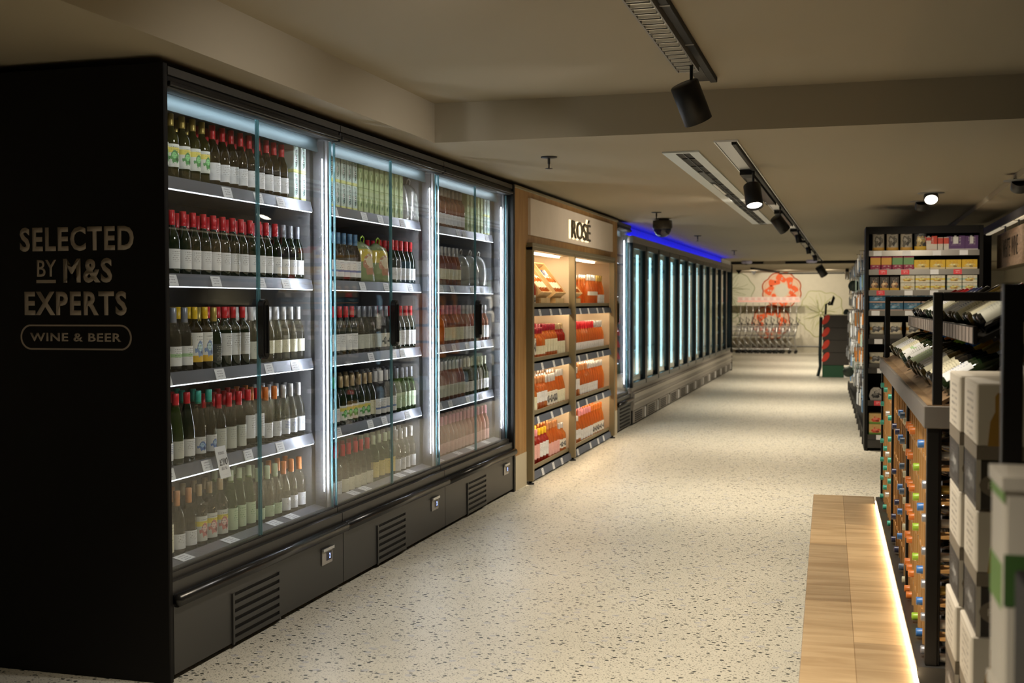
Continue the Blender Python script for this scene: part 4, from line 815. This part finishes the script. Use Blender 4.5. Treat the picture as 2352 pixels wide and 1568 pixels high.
for ci, (x, y, nm) in enumerate(((.045, -1.05, 'near left'), (.035, -.72, 'far left'), (.365, -.72, 'far right'))):
    for j in range(4):
        loc = rw(x+(.004, -.006, .003, 0)[j], y, .035+j*.344+(.012 if ci == 2 else 0)*0)
        lab = 'white and charcoal sparkling wine carton, %s from the floor in the %s stack' % (ORD[j], nm)
        if cst is None: cst = prosecco(loc, lab)
        else: copy_tree(cst, loc, None, lab)
GRN = mat('carton_leaf_green', (.16, .33, .06), .6); DGRN = mat('carton_dark_green', (.05, .13, .03), .6); LIM = mat('carton_lime', (.36, .38, .07), .6); CW2 = mat('carton_bright_white', (.66, .63, .57), .6)
gc0 = None
for j in range(4):
    loc = rw(-.082, -2.52, .005+j*.34); lab = 'white carton with green bands in the nearest stack, %s from the floor' % ORD[j]
    if gc0 is None:
        e = gc0 = empty('drink_case', loc, TH, lab, 'carton', 'stacked white and green cartons'); h = .338
        MB().cbox(0, .30, 0, .15, 0, h, .005).build('case', CW2, e)
        m = MB(); m.box(-.0008, .0, .02, .15, .13, .20); m.build('green_side_band', GRN, e); MB().box(-.0008, 0, .0, .15, h-.04, h-.025).build('green_rim_band', GRN, e)
        m = MB(); m.box(.0, .30, -.0008, 0, .14, .22); m.build('dark_green_band', DGRN, e); m = MB(); m.box(.02, .30, -.0008, 0, .06, .14); m.build('lime_band', LIM, e)
        m = MB(); m.box(-.004, .304, -.004, .154, h-.02, h+.0005); m.build('lid', CW2, e); m = MB(); m.box(.12, .25, -.001, 0, h-.06, h-.04); m.build('red_print', mat('print_red', (.5, .03, .03), .6), e)
    else: copy_tree(gc0, loc, None, lab)
e = empty('leaflet_stand', rw(-.078, -2.88), TH, 'black leaflet stand at the right edge in front of the green banded cartons', 'stand')
MB().cbox(0, .40, 0, .28, 0, 1.24, .004).build('body', MATBLACK, e); MB().cbox(.0, .22, -.012, -.002, 1.11, 1.27, .002).build('leaflet', label_mat('leaflet_print', (.72, .62, .58), (.5, .05, .05), accent=(.55, .58, .66), lo=0, hi=.35, blob=(.65, .32, .30)), e)

# ------------------------------------------------------------------ black gondola
GT = math.radians(1.25); GX, GY = .14, 13.5
def gw(x, y, z=0): return Vector((GX+x*math.cos(GT)-y*math.sin(GT), GY+x*math.sin(GT)+y*math.cos(GT), z))
gd = empty('gondola_shelving', gw(0, 0), GT, 'tall black gondola shelving with a stocked end facing the camera', 'shelving unit')
GL = 9.5
m = MB(); m.box(.0, 1.19, .46, .50, 0, 2.45); m.cbox(-.005, .03, 0, .46, 0, 2.45, .003); m.cbox(1.16, 1.20, 0, .46, 0, 2.45, .003); m.box(.03, 1.16, .0, .03, 2.37, 2.45); m.box(.03, 1.16, .03, .46, 2.43, 2.45); m.build('end_frame', MATBLACK, gd)
MB().box(.28, .90, .5, GL, .0, 2.40).box(.02, .28, .5, GL, .08, .12).cbox(.0, .02, .5, GL, .06, .16, .002).build('spine', MATBLACK, gd)
for k in range(12): MB().box(-.012, .02, .6+k*.78, .63+k*.78, .0, .15).build('bracket', KICK, gd)
m = MB(); m.cbox(.03, 1.16, 0, .06, .03, .12, .003); m.build('kick', KICK, gd)
RAILZ = [2.185, 1.98, 1.755, 1.535, 1.225, .905, .55, .175]
RM = mat('gondola_rail', (.30, .29, .27), .35, .6)
for i, z in enumerate(RAILZ):
    s = MB().box(.03, 1.16, .02, .46, z-.02, z).build('shelf', MATBLACK, gd); r = MB().box(.03, 1.16, .008, .02, z-.055, z+.004).build('shelf_rail', RM if i < 4 else KICK, s)
    for k in range(4): x = .04+k*.28+rd.uniform(0, .1); MB().box(x, x+.085, .006, .008, z-.052, z).build('price_ticket', REDT if (i in (1, 2) and k == 0) or (i == 1 and k in (1, 3)) or (i == 6 and k == 0) else PAPER, s)
def pouch(x, z, w_, h, m, label, cat, group, nm='pouch', y=.06, tray=None):
    key = ('pouch', m.name, w_, h)
    if key not in PROT:
        mb = MB(); n = 12; N = 7; vs = []
        for i in range(N):
            s = i/(N-1); dd = .045*(1-s)**.7+.003; ww = w_/2*(1-.06*math.sin(PI*s))
            for k in range(n): a = 2*PI*k/n; vs.append((ww*max(-1, min(1, 1.25*math.cos(a))), dd*math.sin(a), h*s))
        mb.add(vs, [(i*n+k, i*n+(k+1) % n, (i+1)*n+(k+1) % n, (i+1)*n+k) for i in range(N-1) for k in range(n)]+[tuple(range(n))[::-1], tuple(range((N-1)*n, N*n))], 0, True); PROT[key] = mb.mesh(nm, m)
    o = link(nm, PROT[key], None, gw(x, y, z), GT); tag(o, label, cat, group)
    return o
def pk(x, z, w_, h, d, m, label, cat, group, nm='food_box', y=.03):
    key = ('pk', m.name, w_, h, d)
    if key not in PROT: PROT[key] = MB().cbox(-w_/2, w_/2, 0, d, 0, h, .003).mesh(nm, m)
    o = link(nm, PROT[key], None, gw(x, y, z), GT); return tag(o, label, cat, group)
KR = label_mat('pouch_grey', (.36, .33, .27), (.06, .06, .05), accent=(.50, .28, .05), lo=0, hi=.16, blob=(.12, .11, .09)); KD = label_mat('pouch_dark', (.04, .045, .05), (.4, .4, .4), accent=(.60, .38, .04), lo=0, hi=.2, blob=(.4, .3, .12))
for k in range(4): pouch(.13+k*.145, RAILZ[0]+.001, .125, .235, KD if k == 3 else KR, ('first grey', 'second grey', 'third grey', 'black')[k]+' pet food pouch from the left on the gondola end top shelf', 'pouch', 'pouches on the top shelf of the gondola end')
DR = label_mat('drink_red', (.60, .06, .03), (.75, .7, .65), accent=(.68, .62, .55), lo=.05, hi=.45, dens=.45); DW = label_mat('drink_red_white', (.66, .62, .56), (.5, .1, .05), accent=(.60, .06, .04), lo=.5, hi=.95); DP = label_mat('drink_purple', (.10, .04, .16), (.6, .55, .6), accent=(.6, .58, .6), lo=.0, hi=.1, dens=.45)
def multipack(x, w_, m, label):
    e = empty('drink_multipack', gw(x, .04, RAILZ[0]+.001), GT, label, 'multipack', 'drink multipacks on the gondola end')
    MB().prism([(-w_/2, 0), (w_/2, 0), (w_/2, .155), (w_*.18, .155), (w_*.15, .07), (-w_*.15, .07), (-w_*.18, .15), (-w_/2, .15)], 1, 0, .16).build('sleeve', m, e)
    q = MB(); q.box(-w_*.14, w_*.14, .01, .09, .071, .145); q.build('inner_carton', DW if m is DR else WHITE, e); MB().lathe([(.012, 0), (.012, .014), (0, .014)], 10, M=Matrix.Translation((0, .05, .145))).build('cap', WHITE, e)
multipack(.65, .17, DR, 'orange red drink multipack right of the pet pouches, gondola end top shelf'); multipack(.925, .185, DP, 'purple drink multipack, left of two on the gondola top shelf'); multipack(1.085, .13, DP, 'purple drink multipack at the right end of the gondola top shelf')
for k in range(2): pk(.768+k*.06, RAILZ[0]+.001, .052, .14, .06, DW, '%s single red and white drink carton on the gondola end top shelf' % ('left', 'right')[k], 'carton', 'single drink cartons on the gondola', 'drink_carton')
MR = label_mat('box_maroon', (.28, .02, .07), (.75, .68, .62), accent=(.62, .34, .06), lo=.38, hi=.9, zs=30, tl=(.05, .3)); MG = label_mat('box_maroon_green', (.28, .02, .07), (.75, .68, .62), accent=(.14, .30, .12), lo=.38, hi=.9, zs=30, tl=(.05, .3)); YB = label_mat('box_yellow', (.68, .44, .03), (.4, .12, .02), accent=(.68, .60, .42), lo=.06, hi=.2, blob=(.66, .50, .16))
for k in range(4): pk(.10+k*.115, RAILZ[1]+.001, .108, .145, .15, MR if k < 2 else MG, 'maroon pet food box with %s window, %s from left on the gondola second shelf' % (('orange', 'green')[k > 1], ORD[k]), 'box', 'maroon boxes on the gondola end')
for k in range(4): pk(.575+k*.162+.005, RAILZ[1]+.001, .156, .105, .15, YB, 'yellow flat food box, %s from left on the gondola second shelf' % ORD[k], 'box', 'yellow boxes on the gondola end')
DB_ = label_mat('box_charcoal', (.045, .04, .035), (.4, .35, .3), accent=(.58, .34, .03), lo=0, hi=.18, blob=(.5, .28, .14)); TUBS = [label_mat('tub_'+n, (.66, .64, .52), (.3, .2, .1), accent=c, lo=.35, hi=.6, blob=(.6, .38, .08)) for n, c in (('yellow', (.70, .56, .05)), ('mint', (.35, .5, .42)), ('cream', (.62, .56, .36)))]
for k in range(3): pk(.09+k*.105, RAILZ[2]+.001, .096, .15, .14, DB_, 'charcoal food box with yellow base, %s from left on the gondola third shelf' % ORD[k], 'box', 'charcoal boxes on the gondola end')
for k in range(5):
    for q in range(2): pk(.435+k*.155+(.015 if k > 2 else 0), RAILZ[2]+.001+q*.083, .148, .080, .14, TUBS[(2, 0, 0, 1, 1)[k]], 'twin pot pack, %s of stack %s from left, gondola third shelf' % (('lower', 'upper')[q], ORD[k]), 'box', 'twin pot packs on the gondola end')
BL = label_mat('box_blue', (.03, .12, .22), (.6, .6, .6), accent=(.62, .42, .34), lo=0, hi=.15, blob=(.05, .18, .30))
for k in range(6):
    for q in range(2): pk(.125+k*.18, RAILZ[3]+.001+q*.088, .172, .085, .14, BL, 'blue food box with a peach lower edge, %s of stack %s, gondola fourth shelf' % (('lower', 'upper')[q], ORD[k]), 'box', 'blue boxes on the gondola end')
TR = mat('tray_grey', (.10, .095, .085), .6); PW = label_mat('pouch_white', (.58, .54, .42), (.1, .1, .1), accent=(.42, .22, .05), lo=.35, hi=.6, blob=(.10, .10, .10))
for k in range(6):
    t_ = pk(.12+k*.19, RAILZ[4]+.001, .16, .05, .12, TR, 'grey display tray, %s from left on the gondola fifth shelf' % ORD[k], 'tray', 'grey trays on the gondola', 'display_tray')
    pouch(.12+k*.19, RAILZ[4]+.052, .15, .13, PW, 'cream snack pouch in a grey tray, %s from left, gondola fifth shelf' % ORD[k], 'pouch', 'snack pouches on the gondola end', y=.09)
for k in range(2):
    pk(.12+k*.19, RAILZ[5]+.001, .16, .05, .12, TR, 'grey display tray, %s from left on the gondola sixth shelf' % ORD[k], 'tray', 'grey trays on the gondola', 'display_tray')
    pouch(.12+k*.19, RAILZ[5]+.052, .15, .12, PW, 'cream snack pouch in a grey tray, %s from left, gondola sixth shelf' % ORD[k], 'pouch', 'snack pouches on the gondola end', y=.09)
e = empty('round_snack_pack', gw(.12, .05, RAILZ[6]+.001), GT, 'round silver and white snack pack on the low gondola shelf above the red ticket', 'pack')
MB().prism([(-.06, 0), (.06, 0), (.075, .05), (.06, .11), (.03, .14), (-.03, .14), (-.06, .11), (-.075, .05)], 1, 0, .08).build('pack', label_mat('pack_silver', (.45, .43, .40), (.03, .03, .03), blob=(.05, .05, .05)), e)
RG = label_mat('box_red_green', (.60, .42, .16), (.6, .1, .05), accent=(.14, .30, .05), lo=0, hi=.2, blob=(.62, .08, .04))
for q in range(2): pk(.12, RAILZ[7]+.001+q*.118, .15, .115, .3, RG, '%s red, cream and green box on the lowest gondola shelf' % ('lower', 'upper')[q], 'box', 'red and green boxes on the gondola')
# hanging packets on the aisle side
PC = [label_mat('packet_'+n, c, (.15, .15, .18), dens=.52, zs=22, rough=.35) for n, c in (('white', (.60, .62, .62)), ('blue', (.16, .30, .50)), ('orange', (.72, .30, .06)), ('mint', (.35, .48, .42)), ('charcoal', (.05, .05, .06)), ('pale', (.52, .56, .62)))]
PN = ('white', 'blue', 'orange', 'mint green', 'charcoal', 'pale blue')
def packmesh(m): 
    mb = MB(); mb.prism([(-.062, -.20), (.062, -.20), (.065, -.19), (.065, -.03), (.02, .0), (-.02, .0), (-.065, -.03), (-.065, -.19)], 0, .0, .003)
    mb.prism([(-.055, -.19), (.055, -.19), (.06, -.05), (-.06, -.05)], 0, -.014, 0); return mb.mesh('hanging_packet', m)
PM = [packmesh(m) for m in PC]
hp = MB(); deep = MB()
for c in range(16):
    for r in range(8):
        y = .62+c*.565; z = .56+r*.235+(.03 if c % 2 else 0)
        if r < 6 and 2 <= r and c in (3, 4, 5): ci = 2
        elif r in (0, 7) : ci = (1, 0, 5)[(c+r) % 3]
        else: ci = rd.choice((0, 0, 5, 3, 4, 0, 5, 1))
        xo = rd.uniform(-.03, .05)
        hp.tube([gw(.28, y, z+.004), gw(xo-.02, y, z+.004)], .003, 5)
        o = link('hanging_packet', PM[ci], None, gw(xo, y, z), GT); tag(o, '%s packet on aisle side of gondola, %s column, %s row up' % (PN[ci], ORD[c], ORD[r]), 'packet', 'packets hanging on the side of the gondola')
        for q in range(1, 6): M_ = Matrix.Translation(gw(xo+.035*q, y, z)) @ Matrix.Rotation(GT, 4, 'Z'); deep.box(-.006, 0, -.062, .062, -.2, -.005, ci, M_)
tag(hp.build('peg_hook', KICK), 'thin grey peg hooks along the aisle side of the black gondola', 'pegs', kind='stuff'); tag(deep.build('packets_behind', PC), 'packets hanging behind the front ones on the gondola pegs', 'packets', kind='stuff')
for i, (px_, y, z) in enumerate(((.02, 17.6, 1.86), (-.05, 18.2, .60))):
    e = empty('round_tag', (px_, y, z), 0, '%s round dark green aisle tag sticking out from the gondola side' % ('upper', 'lower')[i], 'tag', 'round tags on the gondola')
    MB().lathe([(.08, 0), (.08, .006), (0, .006)], 24, M=Matrix.Rotation(PI/2, 4, 'X')).build('disc', mat('tag_green', (.02, .035, .025), .5), e); MB().box(.0, .15, -.002, .002, .05, .06).build('bracket', KICK, e)
    text('lettering', 'MEAL DEAL', .12, .018, mat('pale_print', (.42, .38, .33), .6), e, (0, -.0065, -.01), ROT_NY, 0, .0005) if False else None
# ------------------------------------------------------------------ overhead rail and hanging sign
ra = empty('overhead_rail', (1.6, 11.0, 0), 0, 'dark grey overhead rail with a pale lit underside above the hanging sign', 'rail')
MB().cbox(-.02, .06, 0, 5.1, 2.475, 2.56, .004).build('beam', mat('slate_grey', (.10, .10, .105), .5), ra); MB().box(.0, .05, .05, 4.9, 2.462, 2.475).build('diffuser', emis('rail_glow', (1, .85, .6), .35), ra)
MB().cbox(-.02, .08, 5.0, 5.1, 0, 2.475, .004).build('column', MATBLACK, ra)
sg = empty('hanging_sign', (1.61, 12.0, 2.01), 0, 'pale wood hanging sign reading WHITE WINE at the right edge', 'sign')
MB().cbox(-.012, .012, 0, 2.68, 0, .385, .003).build('board', wood('sign_wood', (.42, .30, .22), (.60, .46, .36), (1, 1.2, 7), .6, 8), sg)
for y in (.9, 2.0): MB().box(-.006, .006, y, y+.05, .385, .455).box(-.05, .05, y+.02, y+.03, .44, .445).build('hanger', KICK, sg)
text('lettering', 'WHITE', .62, .20, mat('sign_ink', (.05, .045, .04), .6), sg, (-.013, 1.78, .10), ROT_NX, -.01, .002); text('lettering', 'WINE', .50, .20, mat('sign_ink', (.05, .045, .04), .6), sg, (-.013, 1.12, .10), ROT_NX, -.01, .002)
tag(MB().cbox(4.47, 4.5, 14, 30, 2.0, 2.05, .003).build('wall_track', MATBLACK), 'thin black track along the beige right hand wall behind the sign', 'track')
wp = empty('wall_shelving', (4.2, 12.0, 0), 0, 'pale wall shelving in the background right of the gondola', 'shelving unit'); MB().cbox(-.1, .29, 0, 16, .0, 1.95, .01).build('back_panel', mat('pale_panel', (.42, .40, .32), .6), wp)
for z in (.4, .8, 1.2, 1.6): MB().cbox(-.35, -.1, .05, 15.9, z, z+.03, .004).build('shelf', mat('pale_shelf', (.36, .33, .25), .6), wp)
# ------------------------------------------------------------------ strawberry stand
st = empty('promotion_stand', (-.62, 26.5, 0), 0, 'black stepped promotion stand with red strawberry prints on a green base', 'stand')
MB().cbox(.0, .45, 0, .55, 0, .27, .004).build('green_base', mat('stand_green', (.01, .07, .03), .6), st); MB().box(.45, .56, .02, .5, .0, .2).build('price_panel', WHITE, st)
SB = mat('stand_brown_black', (.035, .03, .025), .6)
for k in range(4):
    z = .27+k*.27; MB().prism([(.0, z), (.56, z), (.565, z+.262), (.015 if k < 3 else .03, z+.262)], 1, -.02+k*.004, .5).build('tier', SB, st)
    n = 18; pts = []
    for j in range(n):
        t_ = 2*PI*j/n; r = .085*(1+.25*math.cos(t_)); pts.append((.065+.75*r*math.sin(t_)+.05*math.cos(t_), z+.155+(r*1.25)*math.cos(t_)-.01))
    s_ = MB().prism(pts, 1, -.032+k*.004, -.0205+k*.004).build('strawberry_print', mat('strawberry_red', (.62, .035, .012), .4), st)
MB().box(.015, .57, -.01, .5, 1.351, 1.36).build('counter_top', mat('stand_top', (.5, .47, .38), .5), st)
sc_ = empty('scanner_arm', (-.56, 26.6, 1.36), 0, 'black scanner on a jointed arm on top of the strawberry stand', 'scanner')
MB().tube([(0, 0, 0), (.01, 0, .22), (.10, 0, .28)], .022, 8).build('arm', MATBLACK, sc_); MB().cbox(.05, .16, -.03, .03, .2, .25, .008).prism([(.10, .24), (.15, .20), (.20, .36), (.16, .42)], 1, -.03, .03).build('scanner_head', MATBLACK, sc_)
cl = empty('cable_clamp', (-.12, 26.6, 1.36), 0, 'small dark clamp with knobs on the right of the strawberry stand top', 'clamp')
MB().lathe([(.05, 0), (.07, .03), (.05, .09), (.02, .12), (0, .12)], 10).cbox(.04, .16, -.02, .02, .0, .04, .005).build('body', mat('dark_green_plastic', (.02, .04, .03), .4), cl)
sp_ = empty('stand_pole', (-.70, 26.9, 0), 0, 'dark pole with a bent foot standing behind the strawberry stand', 'pole'); MB().tube([(-.02, 0, .0), (.03, 0, .22), (.02, 0, .5), (.04, 0, 1.3)], .035, 8).build('pole', mat('dark_teal', (.01, .03, .035), .5), sp_)
# ------------------------------------------------------------------ shopping trolleys
TW = mat('trolley_wire', (.55, .55, .54), .3, .8)
def trolley(loc, label):
    e = empty('shopping_trolley', loc, 0, label, 'shopping trolley', 'row of nested shopping trolleys')
    m = MB(); m.tube([(.02, -.26, .12), (-.50, -.2, .17), (-.50, .2, .17), (.02, .26, .12)], .014, 5, closed=True); m.tube([(.02, -.26, .12), (-.05, -.26, .5), (.05, -.26, .95)], .012, 5); m.tube([(.02, .26, .12), (-.05, .26, .5), (.05, .26, .95)], .012, 5); m.build('frame', TW, e)
    m = MB()
    for z, x0, x1, w_ in ((.86, .02, -.32, .25), (.70, .0, -.29, .235), (.55, -.02, -.25, .22)): m.tube([(x0, -w_, z), (x1, -w_*.8, z), (x1, w_*.8, z), (x0, w_, z)], .010, 4, closed=True)
    for k in range(6): x = .0-.055*k; m.tube([(x, -.24, .86), (x*.85-.02, -.215, .55), (x*.85-.02, .215, .55), (x, .24, .86)], .007, 4)
    m.tube([(-.28, -.26, .46), (-.02, -.26, .20)], .012, 5); m.build('basket', TW, e)
    MB().tube([(.05, -.26, .95), (.13, -.26, 1.06), (.02, -.26, 1.16), (.02, -.26, .98)], .014, 6).build('handle', MATBLACK, e); MB().tube([(.06, -.27, .95), (.06, .27, .95)], .016, 6).build('push_bar', KICK, e)
    MB().cbox(-.07, .09, -.20, .2, .90, .93, .005).build('child_seat', mat('seat_grey', (.06, .055, .05), .5), e)
    for x, y in ((.0, -.25), (.0, .25), (-.47, -.19), (-.47, .19)): MB().lathe([(.0, -.012), (.05, -.012), (.05, .012), (0, .012)], 12, M=Matrix.Translation((x, y, .05)) @ Matrix.Rotation(PI/2, 4, 'X'), caps=False).box(x-.012, x+.012, y-.02, y+.02, .05, .13).build('wheel', RUB, e)
    MB().tube([(.02, .0, .93), (.02, 0, 1.62)], .009, 5).build('pole', TW, e); MB().cbox(-.08, .12, -.006, .006, 1.62, 1.80, .003).build('sign_plate', label_mat('trolley_sign', (.50, .40, .36), (.35, .04, .03), accent=(.65, .28, .22), lo=.15, hi=.32, dens=.42, zs=30), e); return e
t0 = trolley((-1.72, 38.6, 0), 'shopping trolley at the right end of the nested row by the mural')
for i in range(1, 10): copy_tree(t0, (-1.72-.195*i, 38.6, 0), None, 'shopping trolley, %s from the right end of the nested row by the mural' % ORD[i])
